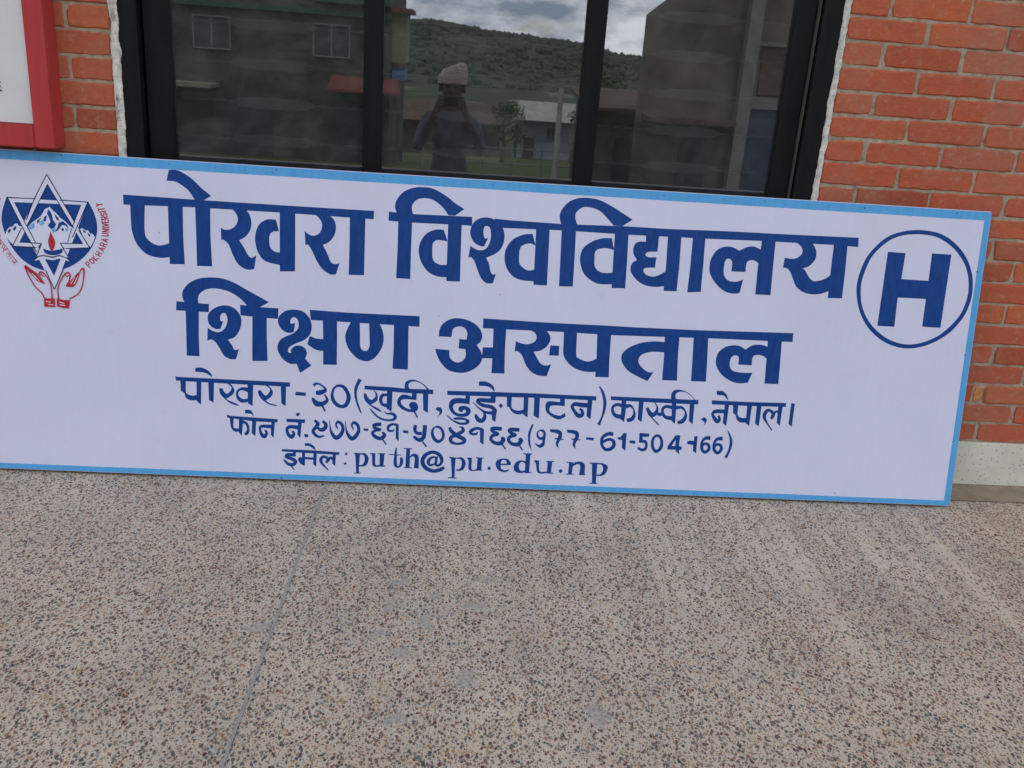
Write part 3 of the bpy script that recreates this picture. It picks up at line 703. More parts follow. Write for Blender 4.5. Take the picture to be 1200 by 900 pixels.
  'p:-1892,1040! -1746,1037! -1765,667! -1700,660! -1715,625! -1884,618!',
  'p:-1941,1045! -1714,1048! -1713,1021! -1940,1015!',
  'b:-1395,1247,30 -1405,1062,75 -1409,757,105 -1373,657,83 -1291,643,60 -1229,731,90 -1218,867,98 -1253,940,45',
  'p:-1615,1036! -1240,1028! -1239,1001! -1614,1005!',
  'p:-1085,1227! -971,1232! -964,640! -1094,635!',
  'p:-1174,1240! -906,1242! -905,1212! -1173,1213!',
  'p:-1134,643! -898,643! -897,609! -1133,613!',
  'p:-984,979! -883,1067 -785,1072 -699,974 -686,652! -661,619! -832,619! -818,918 -880,990 -981,921!',
  'b:102,679,91 -42,595,121 -238,552,113 -472,644,128 -579,844,128 -490,1051,120 -265,1152,105 -64,1069,113 15,920,106 -18,783,83 -114,728,75 -182,776,53',
  'b:-176,993,53 -306,974,75 -399,851,105 -345,735,75 -199,775,60',
  'p:-193,1013! -102,1024! -131,727! -207,734!',
  'p:291,993! 438,999! 430,693! 435,386! 347,369! 322,688!',
  'p:217,1024! 448,1013! 449,980! 269,972!',
  'p:232,371! 489,375! 491,340! 233,336!',
  'p:464,1007! 628,1021 739,917 755,799 697,643 584,590 472,592! 469,640! 565,648 626,742 630,862 582,961 466,967!',
  'p:793,1028! 941,1028! 941,705 994,638 1099,670! 1108,619! 947,602 851,667 838,921 795,988!',
  'p:1116,1036! 1254,1031! 1248,659! 1292,651! 1283,627! 1095,619! 1101,677!',
  'p:1056,1043! 1303,1044! 1305,1016! 1057,1013!',
  'p:1484,769 1543,713 1490,653 1431,708',
  'p:1915,1046 2083,1009 2157,893! 2153,842! 1835,828! 1861,727 1970,670 2118,710! 2072,640 1941,610 1771,671 1686,822 1721,977|1918,1002 2003,965 2024,884! 1839,876! 1854,958',
  'p:2602,1219! 2742,1215! 2738,644! 2821,637! 2806,612! 2607,604! 2601,963!',
  'p:2517,1239! 2793,1244! 2785,1203! 2537,1199!',
  'p:2617,981! 2449,1008 2304,933 2247,777 2304,643 2474,598 2628,639! 2624,708! 2486,667 2413,767 2422,904 2501,959 2621,903!',
  'p:2879,1037! 3030,1023! 3048,743 3103,670 3319,686! 3322,644! 3107,608 2986,671 2937,909 2882,992!',
  'p:3297,1020! 3441,1016! 3422,655! 3512,652! 3507,625! 3290,622!',
  'p:3247,1025! 3497,1029! 3499,998! 3249,991!',
  'p:3714,781 3779,722 3723,654 3658,717',
  'p:3949,1021! 4100,1010! 4076,642! 3959,637! 3969,971!',
  'p:3888,1025! 4100,1017! 4102,987! 3891,991!',
  'p:3891,644! 4143,648! 4145,621! 3894,613!',
  'p:4080,958! 4199,1039 4350,1038 4463,957 4478,666! 4515,615! 4306,617! 4327,883 4254,966 4092,890!',
  'p:4687,1012! 4856,1009! 4853,381! 4735,376!',
  'p:4602,1032! 4854,1033! 4856,998! 4621,995!',
  'p:4650,379! 4903,383! 4905,352! 4653,348!',
  'p:4838,1025! 5023,1026 5170,953 5189,834 5117,675 4987,611 4845,612! 4849,654! 4966,669 5042,776 5039,896 4976,979 4841,984!',
 ],
 'disk': [
  'p:-12725,8114! -10452,8113! -10296,7793 -10216,7434 -10270,7065 -10468,6686 -10811,6347 -11200,6138 -11538,6080 -11730,6079 -12062,6178 -12390,6405 -12642,6732 -12797,7064 -12880,7422 -12846,7737',
  'p:-11577,8533! -11811,8078! -11290,8081!',
  'p:-11770,6391! -11098,6415! -11455,5936!',
 ],
 'mountain': [
  'p:-12798,7039! -12722,7204! -12648,7276! -12577,7271! -12527,7361! -12456,7384! -12401,7310! -12292,7312! -12570,6761! -12685,6866! -12762,6969!',
  'p:-10696,7323! -10638,7356! -10553,7293! -10481,7307! -10411,7203! -10363,7216! -10283,7128! -10329,6988 -10418,6827! -10560,6951!',
  'p:-12150,7305! -12027,7439! -11906,7528! -11785,7632! -11710,7757! -11656,7847! -11579,7871! -11540,7912! -11485,7843! -11355,7730! -11253,7615! -11122,7526! -10982,7389! -10839,7334! -11039,6923! -11280,6860! -11096,6518! -11935,6470! -11782,6831! -11939,6851!',
 ],
 'shade': [
  'p:-11566,7838! -11488,7722! -11445,7531! -11362,7415! -11422,7314! -11509,7275! -11602,7367! -11523,7478! -11567,7621! -11617,7714!',
  'p:-11290,7468! -11169,7523! -11052,7419! -11008,7290! -11101,7396! -11196,7410! -11319,7248! -11406,7184! -11336,7319!',
  'p:-11412,7727! -11287,7589! -11265,7518! -11359,7561!',
  'p:-11681,7624! -11613,7657! -11646,7495! -11742,7465!',
  'p:-11212,7327! -11146,7306! -11166,7227! -11223,7253!',
  'p:-11908,7480! -11762,7599! -11827,7484! -11886,7399!',
  'p:-12723,7155! -12650,7228! -12623,7171! -12693,7070!',
  'p:-12579,7212! -12496,7314! -12469,7248! -12538,7157!',
  'p:-10625,7313! -10544,7269! -10531,7216! -10602,7241!',
  'p:-10482,7238! -10421,7178! -10413,7106! -10479,7160!',
 ],
 'lightshade': [
  'p:-12116,7322! -11980,7441! -11960,7307! -12057,7228! -12128,7249!',
  'p:-11861,7434! -11716,7539! -11686,7420! -11793,7341!',
  'p:-11509,7261! -11403,7315! -11366,7245! -11454,7167!',
  'p:-11102,7333! -11031,7289! -11057,7214! -11109,7250!',
 ],
 'star': [
  'p:-12693,8092! -10467,8097! -10659,8013! -12522,7977!',
  'p:-12693,8092! -12522,7977! -11455,5926! -11455,5545!',
  'p:-10467,8097! -10659,8013! -11455,5926! -11455,5545!',
  'p:-11589,8809! -11577,8543! -12401,6849! -12595,6725!',
  'p:-11589,8809! -10433,6801! -10618,6908! -11577,8543!',
  'p:-12595,6725! -12401,6854! -11806,6839! -11914,6716!',
  'p:-11270,6885! -10618,6908! -10433,6801! -11139,6741!',
  'p:-11782,6841! -11255,6886! -11039,6502! -11433,6459! -11950,6450!',
 ],
 'starline': [
  'b:-12693,8092,26 -11914,8110,26',
  'b:-11251,8112,26 -10467,8097,26',
  'b:-12693,8092,26 -12257,7192,26 -11927,6588,27',
  'b:-11691,6091,27 -11455,5545,24',
  'b:-10467,8097,26 -10781,7376,27 -10916,7076,27',
  'b:-11191,6139,27 -11455,5545,24',
  'b:-12406,7763,21 -11948,6860,22',
  'b:-10659,8013,22 -10946,7269,22 -11049,6922,22',
  'b:-11589,8809,26 -11962,8069,26 -12187,7497,26',
  'b:-11589,8809,26 -10836,7495,26',
  'b:-12327,7261,26 -12595,6725,26',
  'b:-10735,7292,27 -10433,6801,27',
  'b:-11577,8533,21 -12173,7333,22',
  'b:-11577,8533,21 -10877,7346,22',
  'b:-12595,6725,26 -11928,6725,27',
  'b:-11115,6742,27 -10433,6801,27',
  'b:-11782,6841,27 -11940,6470,27',
  'b:-11255,6886,27 -11058,6520,27',
  'b:-12401,6854,22 -11782,6846,27',
  'b:-11255,6886,27 -10618,6908,22',
  'b:-11950,6450,24 -11743,6501,34 -11480,6476,34 -11288,6527,34 -11049,6452,24',
 ],
 'book': [
  'p:-11996,6344! -11888,6433 -11710,6478 -11481,6447 -11264,6503 -11097,6454 -11013,6375! -11194,6424 -11314,6437 -11483,6388 -11698,6405',
 ],
 'lamp': [
  'p:-11738,6711! -11643,6673 -11500,6661 -11308,6702 -11197,6738! -11209,6629 -11359,6547 -11575,6535 -11707,6601',
 ],
 'flame': [
  'p:-11519,7226! -11493,7140! -11457,7055 -11403,6926 -11426,6754 -11501,6632! -11569,6755 -11594,6930 -11551,7088',
 ],
 'handl': [
  'b:-12263,6186,59 -12189,5950,39 -12006,5614,33 -11819,5426,33 -11727,5257,40',
  'b:-12263,6186,59 -12066,6055,33 -11944,5963,33 -11852,5795,33 -11730,5688,33',
  'p:-12235,6149! -12113,6067! -11963,5962! -11862,5780! -11750,5692! -11921,5752! -12023,5875! -12163,6015!',
  'b:-11730,5693,33 -11832,5846,33 -11871,5992,39 -11803,6030,39 -11695,5943,33 -11571,5737,33 -11533,5516,33 -11519,5268,40',
  'b:-11828,6004,26 -11782,5923,26 -11725,5911,26',
  'p:-11751,5270! -11452,5276! -11443,5032! -11748,5021!',
 ],
 'handr': [
  'b:-11345,5277,40 -11354,5550,33 -11296,5752,33 -11166,5982,40 -11058,6057,40 -11002,5966,40 -11040,5791,33 -11124,5662,33',
  'b:-11156,5983,26 -11085,5937,26 -11036,5979,26',
  'b:-11124,5662,33 -10922,5669,33 -10832,5802,33 -10720,6106,33 -10646,6199,40 -10608,6137,46 -10628,5863,33 -10691,5612,33 -10806,5431,33 -11026,5295,40',
  'p:-11105,5678! -10966,5845! -10793,6052! -10720,6096! -10782,5904! -10872,5726! -10946,5667!',
  'p:-11389,5290! -11196,5245! -11017,5265! -11051,5013! -11226,5014! -11389,5050!',
 ],
 'fleckl': [
  'p:-11695,5199! -11560,5176! -11570,5155! -11696,5169!',
  'p:-11634,5112! -11490,5100! -11495,5080! -11635,5092!',
  'p:-12068,5991! -11938,5830! -11953,5820! -12078,5975!',
  'p:-11998,5926! -11854,5756! -11873,5755! -12008,5915!',
 ],
 'fleckr': [
  'p:-11318,5204! -11174,5157! -11184,5136! -11319,5174!',
  'p:-11310,5120! -11151,5098! -11157,5078! -11311,5090!',
  'p:-10993,5734! -10868,5939! -10854,5930! -10974,5725!',
  'p:-10911,5719! -10790,5963! -10776,5954! -10892,5710!',
 ],
 'ringtext': [
  'l:-10442,6230,28 -10565,6345,28 -10515,6400,28 -10477,6379,28 -10454,6343,28 -10503,6288,28',
  'l:-10315,6365,28 -10361,6361,28 -10408,6384,28 -10441,6423,28 -10448,6469,28 -10402,6474,28 -10356,6451,28 -10322,6411,28 -10315,6365,28',
  'l:-10240,6434,28 -10382,6526,28',
  'l:-10339,6592,28 -10304,6475,28 -10194,6505,28',
  'l:-10133,6566,28 -10284,6642,28',
  'l:-10094,6641,28 -10245,6717,28',
  'l:-10209,6604,28 -10169,6679,28',
  'l:-10046,6717,28 -10188,6815,28 -10013,6794,28',
  'l:-10095,6752,28 -10075,6801,28',
  'l:-9978,6847,28 -10142,6893,28 -10118,6962,28 -10074,6961,28 -10037,6940,28 -10060,6870,28',
  'l:-10048,6905,28 -9952,6927,28',
  'l:-9934,6986,28 -10092,7058,28 -9914,7067,28',
  'l:-9989,7012,28 -9977,7063,28',
  'l:-10079,7173,28 -9942,7162,28 -9902,7194,28 -9931,7232,28 -10068,7243,28',
  'l:-9894,7286,28 -10066,7287,28 -9888,7357,28 -10061,7358,28',
  'l:-9894,7419,28 -10066,7388,28',
  'l:-10065,7436,28 -9893,7487,28 -10067,7506,28',
  'l:-10076,7601,28 -10071,7532,28 -9899,7559,28 -9904,7629,28',
  'l:-9985,7546,28 -9990,7602,28',
  'l:-9909,7666,28 -10080,7627,28 -10089,7687,28 -10047,7705,28 -10003,7706,28 -9995,7647,28',
  'l:-9999,7676,28 -9920,7734,28',
  'l:-10091,7808,28 -10113,7769,28 -10075,7741,28 -10038,7756,28 -10017,7813,28 -9979,7828,28 -9942,7800,28 -9964,7761,28',
  'l:-9979,7871,28 -10150,7839,28',
  'l:-10006,7941,28 -10178,7910,28',
  'l:-10174,7876,28 -10181,7945,28',
  'l:-10062,8064,28 -10148,8048,28 -10230,7999,28',
  'l:-10148,8048,28 -10237,8067,28',
 ],
 'ringtextl': [
  'l:-12885,6835,16 -12743,6639,16 -12627,6463,16 -12466,6274,16',
  'l:-12903,6687,17 -12843,6776,17',
  'l:-12903,6687,17 -12854,6644,16 -12817,6623,17 -12749,6645,16',
  'l:-12868,6557,17 -12743,6646,17',
  'l:-12868,6557,17 -12818,6714,16',
  'l:-12786,6488,17 -12673,6545,17',
  'l:-12744,6399,17 -12690,6437,17 -12719,6481,16 -12674,6495,17 -12653,6462,17',
  'l:-12697,6352,17 -12610,6425,17',
  'l:-12679,6353,16 -12610,6425,17',
  'l:-12632,6292,17 -12567,6375,17',
  'l:-12632,6292,17 -12584,6248,17 -12519,6339,17',
  'l:-12585,6214,16 -12487,6295,17',
  'l:-13027,7087,16 -12944,6923,16 -12885,6835,16',
  'l:-12989,6909,17 -12924,6867,17 -12937,6798,17 -12971,6773,17',
  'l:-12950,6741,17 -12899,6800,17',
  'l:-13010,6930,17 -12968,6989,17',
  'l:-12894,8073,16 -12907,8016,17 -12930,7993,17',
  'l:-12908,7860,16 -12931,7836,17',
  'l:-12924,6980,16 -12950,7069,17 -12980,7158,16 -12992,7338,16 -12990,7518,16 -12962,7700,16 -12913,7837,16',
  'l:-13063,7311,17 -12992,7338,17',
  'l:-13061,7514,17 -12990,7518,17',
  'l:-13029,7673,17 -12962,7700,17',
  'l:-13068,7175,17 -12984,7180,17',
  'l:-13059,7447,17 -13027,7415,17 -12993,7439,17',
  'l:-13053,7604,17 -13010,7584,17 -12983,7609,17',
 ],
}
# ------------------------------------------------------------------ setting
def structure(o):
    o['kind'] = 'structure'
    return o

# floor slab of the porch
bm = bmesh.new()
box(bm, -6.0, 7.0, -3.4, 0.05, -0.6, 0.0)
structure(obj('floor', bm, M_TERR))
# darker brown strip along the foot of the wall, and the joint in the chip floor
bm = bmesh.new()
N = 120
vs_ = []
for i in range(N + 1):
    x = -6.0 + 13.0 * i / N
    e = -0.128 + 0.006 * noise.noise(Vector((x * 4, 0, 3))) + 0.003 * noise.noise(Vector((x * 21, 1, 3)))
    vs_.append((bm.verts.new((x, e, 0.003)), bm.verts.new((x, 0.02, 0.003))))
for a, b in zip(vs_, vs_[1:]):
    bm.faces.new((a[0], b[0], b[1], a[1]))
structure(obj('floor_strip', bm, M_BROWN))
bm = bmesh.new()
prev = None
for i in range(41):
    y = -0.13 - (3.4 - 0.13) * i / 40
    x = -0.3515 - 0.0245 * (-y - 0.2) + 0.0012 * noise.noise(Vector((0, y * 9, 0)))
    hw = 0.0031 + 0.0014 * noise.noise(Vector((5, y * 12, 0)))
    cur = (bm.verts.new((x - hw, y, 0.0025)), bm.verts.new((x + hw, y, 0.0025)))
    if prev:
        bm.faces.new((prev[0], cur[0], cur[1], prev[1]))
    prev = cur
structure(obj('floor_joint', bm, M_JOINT))

# ground falling away from the porch, reaching the horizon
def ground_z(x, y):
    if y > -6:
        b = -0.6
    elif y > -75:
        b = -0.6 - 6.4 * (-6 - y) / 69.0
    else:
        b = -7.0
    return b + (0.12 * noise.noise(Vector((x * .08, y * .08, 1))) if y < -7 else 0.0)
k = NT('yard_ground', rough=0.95, spec=0.05)
na = k.noise(k.co(), 0.09, 5, 0.6)
nb = k.noise(k.co(), 3.5, 5, 0.7)
grass = k.ramp(nb.outputs['Fac'], [(0.3, (0.035, 0.052, 0.018)), (0.7, (0.075, 0.098, 0.036))])
dirt = k.ramp(nb.outputs['Fac'], [(0.3, (0.12, 0.10, 0.08)), (0.7, (0.2, 0.17, 0.13))])
sx = k.n('ShaderNodeSeparateXYZ')
k.l(k.co(), sx.inputs['Vector'])
near = k.math('MULTIPLY', k.math('ADD', sx.outputs['Y'], 14.0), 0.35, clamp=True)
far = k.math('MULTIPLY', k.math('SUBTRACT', -58.0, sx.outputs['Y']), 0.08, clamp=True)
wood = k.ramp(nb.outputs['Fac'], [(0.3, (0.035, 0.042, 0.028)), (0.7, (0.07, 0.08, 0.055))])
k.color(k.mix(k.math('MAXIMUM', near, k.ramp(na.outputs['Fac'], [(0.56, 0.0), (0.66, 1.0)])), k.mix(far, grass, wood), dirt))
k.bump(nb.outputs['Fac'], 0.4, 0.05)
bm = bmesh.new()
xs = [-900, -500, -250, -120, -70, -45, -30, -20, -14, -9, -5, -2, 2, 5, 9, 14, 20, 30, 45, 70, 120, 250, 500, 900]
ys = [300, 80, 20, 0.06, -3.0, -6, -7.5, -10, -14, -18, -23, -30, -40, -52, -64, -75, -100, -150, -250, -500, -1500]
g = [[bm.verts.new((x, y, ground_z(x, y))) for x in xs] for y in ys]
for j in range(len(ys) - 1):
    for i in range(len(xs) - 1):
        bm.faces.new((g[j][i], g[j + 1][i], g[j + 1][i + 1], g[j][i + 1]))
structure(obj('ground', bm, k.m, smooth=True))

# wooded ridge across the valley (seen mirrored in the window)
def ridge(x):
    pts = [(-420, 13), (-160, 10.5), (-60, 8.2), (-17, 6.9), (-8, 7.4), (5, 5.9), (38, 3.9), (47, 1.6), (70, 1.0), (140, 6), (420, 12)]
    for (a, za), (b, zb) in zip(pts, pts[1:]):
        if x <= b:
            t = (x - a) / (b - a)
            return za + (zb - za) * max(0, min(1, t))
    return 12
k = NT('wooded_slope', rough=0.95, spec=0.03)
na = k.noise(k.co((1, 1, 1)), 0.12, 6, 0.7)
nb = k.noise(k.co(), 0.9, 5, 0.7)
c = k.ramp(na.outputs['Fac'], [(0.32, (0.05, 0.058, 0.05)), (0.5, (0.062, 0.072, 0.06)), (0.7, (0.08, 0.09, 0.072))])
k.color(k.mix(0.3, c, k.ramp(nb.outputs['Fac'], [(0.3, 0.2), (0.7, 0.8)]), 'SOFT_LIGHT'))
k.bump(nb.outputs['Fac'], 0.8, 0.6)
M_HILL = k.m
bm = bmesh.new()
g = []
NX, NY = 150, 26
for j in range(NY + 1):
    t = j / NY
    row = []
    for i in range(NX + 1):
        x = -300 + 600 * i / NX
        top = ridge(x)
        s = t / 0.72
        hgt = (math.sin(min(s, 1) * math.pi / 2) ** 1.2) if s < 1 else math.cos((s - 1) / 0.4 * math.pi / 2 * 0.7)
        z = -7.4 + (top - 0.8 + 7.4) * hgt + 0.9 * noise.noise(Vector((x * .05, t * 5, 2))) * (0.2 + hgt)
        row.append(bm.verts.new((x, -205 - 130 * t, z)))
    g.append(row)
for j in range(NY):
    for i in range(NX):
        bm.faces.new((g[j][i], g[j + 1][i], g[j + 1][i + 1], g[j][i + 1]))
structure(obj('hill', bm, M_HILL, smooth=True))

# the wood on that ridge: far off, one mass
def crown_blob(bm, c, r, rng, n=1):
    res = bmesh.ops.create_icosphere(bm, subdivisions=n, radius=1.0)
    for v in res['verts']:
        q = v.co.copy()
        f = 1 + 0.38 * noise.noise(q * 2.3 + Vector((c[0], c[1], c[2])))
        v.co = Vector(c) + Vector((q.x * r[0], q.y * r[0], q.z * r[1])) * f
bm = bmesh.new()
rng = random.Random(3)
for i in range(4200):
    x = rng.choice((rng.uniform(-60, 80), rng.uniform(-60, 80), rng.uniform(-150, 170)))
    t = rng.choice((rng.uniform(0.02, 0.74), rng.uniform(0.02, 0.74), rng.uniform(0.62, 0.74)))
    s = t / 0.72
    hgt = (math.sin(min(s, 1) * math.pi / 2) ** 1.2) if s < 1 else math.cos((s - 1) / 0.4 * math.pi / 2 * 0.7)
    z = -7.4 + (ridge(x) - 0.8 + 7.4) * hgt
    r = rng.uniform(0.45, 1.3) * rng.choice((.7, 1, 1.2))
    crown_blob(bm, (x, -205 - 130 * t, z + 0.1 * r), (r * 1.1, r), rng, 1)
o = obj('forest', bm, M_HILL)
o['kind'] = 'stuff'

# ------------------------------------------------------------------ the brick building
bld = thing('brick_building', 'red brick building front with a wide black framed window above the chip floor', 'building', (0, 0, 0))
Z0, CH, BL, BH = 0.163, 0.068, 0.237, 0.0618
OX0, OX1, OZ0, OZ1 = -0.965, 1.100, 0.78, 2.01
def brick(bm, x0, x1, z0, z1, rng):
    """one fired brick: uneven outline, worn arris, sides running back into the mortar"""
    w, h = x1 - x0, z1 - z0
    nx, nz = max(2, int(w / 0.028)), 3
    pts = [(x0 + w * i / nx, z0) for i in range(nx)] + [(x1, z0 + h * i / nz) for i in range(nz)] + \
          [(x1 - w * i / nx, z1) for i in range(nx)] + [(x0, z1 - h * i / nz) for i in range(nz)]
    cx, cz = (x0 + x1) / 2, (z0 + z1) / 2
    yo = rng.uniform(-0.0018, 0.0018)
    tx, tz = rng.uniform(-.01, .01), rng.uniform(-.02, .02)
    sd_ = rng.uniform(0, 100)
    rings = [[], [], []]
    for (x, z) in pts:
        corner = (abs(x - x0) < 1e-6 or abs(x - x1) < 1e-6) and (abs(z - z0) < 1e-6 or abs(z - z1) < 1e-6)
        jx = 0.0017 * noise.noise(Vector((x * 60, z * 60, sd_))) + rng.uniform(-.0008, .0008)
        jz = 0.0018 * noise.noise(Vector((x * 45, z * 60, sd_ + 9))) + rng.uniform(-.0008, .0008)
        x2, z2 = x + jx, z + jz
        if corner:
            kk = rng.uniform(0.0003, 0.0032) if rng.random() > .12 else rng.uniform(.004, .009)
            x2 += kk if x < cx else -kk
            z2 += kk * .7 if z < cz else -kk * .7
        bv = rng.uniform(0.002, 0.0065)
        dx, dz = (1 if x2 < cx - w / 2 + .004 else -1 if x2 > cx + w / 2 - .004 else 0), (1 if z2 < cz - h / 2 + .004 else -1 if z2 > cz + h / 2 - .004 else 0)
        yf = yo + tx * (x2 - cx) + tz * (z2 - cz)
        rings[0].append(bm.verts.new((x2, 0.03, z2)))
        rings[1].append(bm.verts.new((x2, yf + 0.0048, z2)))
        rings[2].append(bm.verts.new((x2 + dx * bv, yf, z2 + dz * bv)))
    n = len(pts)
    for a, b in ((0, 1), (1, 2)):
        for i in range(n):
            bm.faces.new((rings[a][i], rings[a][(i + 1) % n], rings[b][(i + 1) % n], rings[b][i]))
    bm.faces.new(rings[2])
bm = bmesh.new()
rng = random.Random(11)
XA, XB = -3.4, 4.2
for kk in range(0, 38):
    for side in (0, 1):
        dz = 0.016 if side == 0 else 0.0
        z0 = Z0 + CH * kk + dz
        z1 = z0 + BH
        openrow = (z1 > OZ0 + 0.01 and z0 < OZ1 - 0.01)
        # bricks run outwards from the window edge; half bricks every other course
        start = OX1 if side else OX0
        if not openrow:
            start = 0.121 if side else 0.121
        half = (kk % 2 == 1) if side else (kk % 2 == 0)
        s = 1 if side else -1
        x = start + (0 if openrow else s * 0.0)
        first = True
        lim = XB if side else XA
        while (x < lim) if side else (x > lim):
            ln = BL
            if first and half:
                ln = 0.118
            g_ = 0.0036 + rng.uniform(-.0018, .0026)
            a, b = (x, x + s * ln) if side else (x + s * ln, x)
            q1, q2 = rng.uniform(-.0012, .0012), rng.uniform(-.0015, .0012)
            ea = 0.0 if (first and openrow and side) else g_
            eb = 0.0 if (first and openrow and not side) else g_
            if kk == 2 and side and a < 1.75 < b:                # this one is broken: its end piece is paler
                pale = bmesh.new()
                brick(pale, b - eb - .034, b - eb, z0 + .001, z1 - .001, rng)
                obj('broken_brick', pale, M_PALEBRICK, bld)['label'] = 'pale orange broken brick end'
                eb += .037
            brick(bm, a + ea, b - eb, z0 + 0.0005 + q1, z1 + q2, rng)
            x += s * (ln + rng.uniform(-.003, .003))
            first = False
obj('wall', bm, M_BRICK, bld)
# mortar bed and body of the wall behind the bricks
HT = 9.0  # wall carried up out of view, high enough to block the sun
bm = bmesh.new()
for (x0, x1, z0, z1) in ((-6, OX0, Z0 - .003, HT), (OX1, 7, Z0 - .003, HT), (OX0, OX1, Z0 - .003, OZ0), (OX0, OX1, OZ1, HT)):
    box(bm, x0, x1, 0.0075, 0.24, z0, z1)
def bed(bm, x0, x1, z0, z1, st):
    """trowelled mortar face, rough and uneven in depth"""
    nx, nz = int((x1 - x0) / st), int((z1 - z0) / st)
    gr = []
    for j in range(nz + 1):
        row = []
        for i in range(nx + 1):
            x, z = x0 + (x1 - x0) * i / nx, z0 + (z1 - z0) * j / nz
            y = .0042 + .0032 * noise.noise(Vector((x * 48, z * 48, 2))) + .0022 * noise.noise(Vector((x * 13, z * 13, 7)))
            row.append(bm.verts.new((x, min(.0072, max(.0031, y)), z)))
        gr.append(row)
    for j in range(nz):
        for i in range(nx):
            bm.faces.new((gr[j][i], gr[j][i + 1], gr[j + 1][i + 1], gr[j + 1][i]))
bed(bm, OX1, 2.3, Z0 - .003, 1.75, .0055)
bed(bm, -1.5, OX0, 0.78, 1.75, .0055)
obj('mortar', bm, M_MORTAR, bld, smooth=True)
obj('skirting', bbox(-6, 7, -0.006, 0.2, 0.0035, Z0 - 0.004, 0.003), M_SKIRT, bld)
bm = bmesh.new()
box(bm, -6, 7, -0.6, 9.5, HT, HT + 0.2)
obj('roof', bm, M_ROOF, bld)  # unseen slab, added to keep the sun off the porch
bm = bmesh.new()
box(bm, -6, -5.8, 0.241, 9, -0.6, HT)
box(bm, 6.8, 7, 0.241, 9, -0.6, HT)
box(bm, -5.8, 6.8, 8.8, 9, -0.6, HT)
obj('sun_block_wall', bm, M_ROOF, bld)  # unseen side and back walls, added to block the sun
# dark room behind the window
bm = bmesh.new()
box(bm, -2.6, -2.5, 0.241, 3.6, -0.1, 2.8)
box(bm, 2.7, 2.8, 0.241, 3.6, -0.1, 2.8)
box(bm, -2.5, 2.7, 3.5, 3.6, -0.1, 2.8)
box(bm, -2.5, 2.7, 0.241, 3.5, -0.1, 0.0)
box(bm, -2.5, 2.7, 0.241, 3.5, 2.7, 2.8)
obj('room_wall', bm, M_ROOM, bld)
# broken whitewashed plaster edge round the opening
def plaster(xa, xb, seed, parent):
    bm = bmesh.new()
    NZ = 230
    prev = None
    for i in range(NZ + 1):
        z = OZ0 + (OZ1 - OZ0) * i / NZ
        def j(f, a, o_):
            return a * noise.noise(Vector((0, z * f, seed + o_))) + .35 * a * noise.noise(Vector((0, z * f * 4.1, seed + o_ + 5)))
        l_ = xa + j(16, .006, 0)
        r_ = xb + j(26, .006, 1)
        mid = l_ + (r_ - l_) * (.55 + j(20, .3, 2))
        pts = [(l_, 0.006), (l_ + .003, -.004 + j(60, .003, 3)), (mid, -.006 + j(70, .004, 4)), (r_ - .003, -.003 + j(50, .004, 6)), (r_, 0.012)]
        cur = [bm.verts.new((x, y, z)) for x, y in pts]
        if prev:
            for a in range(len(cur) - 1):
                bm.faces.new((prev[a], prev[a + 1], cur[a + 1], cur[a]))
        prev = cur
    return obj('plaster_edge', bm, M_PLASTER, parent)
plaster(-0.968, -0.940, 3.0, bld)
plaster(1.079, 1.101, 31.0, bld)

# window: outer frame, sliding sashes, three panes, steel grille behind
win = obj('window', bbox(-0.945, -0.893, 0.0, 0.1, OZ0, OZ1, 0.002), M_ALU, bld)
def win_part(name, mat, *boxes, bev=0.0015):
    bm = bmesh.new()
    for b in boxes:
        box(bm, *b)
    if bev:
        bmesh.ops.bevel(bm, geom=bm.edges[:], offset=bev, segments=2, affect='EDGES')
    return obj(name, bm, mat, win)
win_part('frame', M_ALU, (1.022, 1.084, 0.0, 0.1, OZ0, OZ1), (-0.893, 1.022, 0.0, 0.1, OZ0, OZ0 + .05), (-0.893, 1.022, 0.0, 0.1, OZ1 - .05, OZ1))
win_part('sash', M_ALU, (-0.886, -0.812, 0.03, 0.065, OZ0 + .052, OZ1 - .052), (-0.275, -0.220, 0.028, 0.063, OZ0 + .052, OZ1 - .052))
win_part('sash', M_ALU, (0.353, 0.411, 0.028, 0.063, OZ0 + .052, OZ1 - .052), (0.952, 1.014, 0.03, 0.065, OZ0 + .052, OZ1 - .052))
win_part('lit_edge_strip', plain('lit_edge_grey', (0.10, 0.095, 0.085), 0.5), (1.0162, 1.0180, 0.012, 0.05, OZ0 + .052, OZ1 - .052), bev=0)  # paler grey strip standing in for the lit edge of the reveal
for xa, xb in ((-0.812, -0.275), (-0.220, 0.353), (0.411, 0.952)):
    bm = bmesh.new()
    bm.faces.new([bm.verts.new(p) for p in ((xa - .004, .046, OZ0 + .05), (xb + .004, .046, OZ0 + .05), (xb + .004, .046, OZ1 - .05), (xa - .004, .046, OZ1 - .05))])
    obj('pane', bm, M_GLASS, win)
# grille: thin rods, each with a flattened length that ends in a point
for i in range(7):
    z = 0.985 + 0.1085 * i
    bm = bmesh.new()
    tube(bm, [(-0.85, .12, z), (1.0, .12, z)], 0.0022, 6)
    for xa, xb in ((-0.675, -0.42), (-0.07, 0.2), (0.57, 0.81)):
        prof = [(xa, .003), (xa + .03, .012), ((xa + xb) / 2, .016), (xb - .03, .0145), (xb, .0035)]
        rows = []
        for x, h in prof:
            rows.append([bm.verts.new((x, .1165, z - h)), bm.verts.new((x, .114, z)), bm.verts.new((x, .1165, z + h)), bm.verts.new((x, .1255, z))])
        for a, b in zip(rows, rows[1:]):
            for q in range(4):
                bm.faces.new((a[q], a[(q + 1) % 4], b[(q + 1) % 4], b[q]))
    obj('grille_bar', bm, M_GRILLE, win)

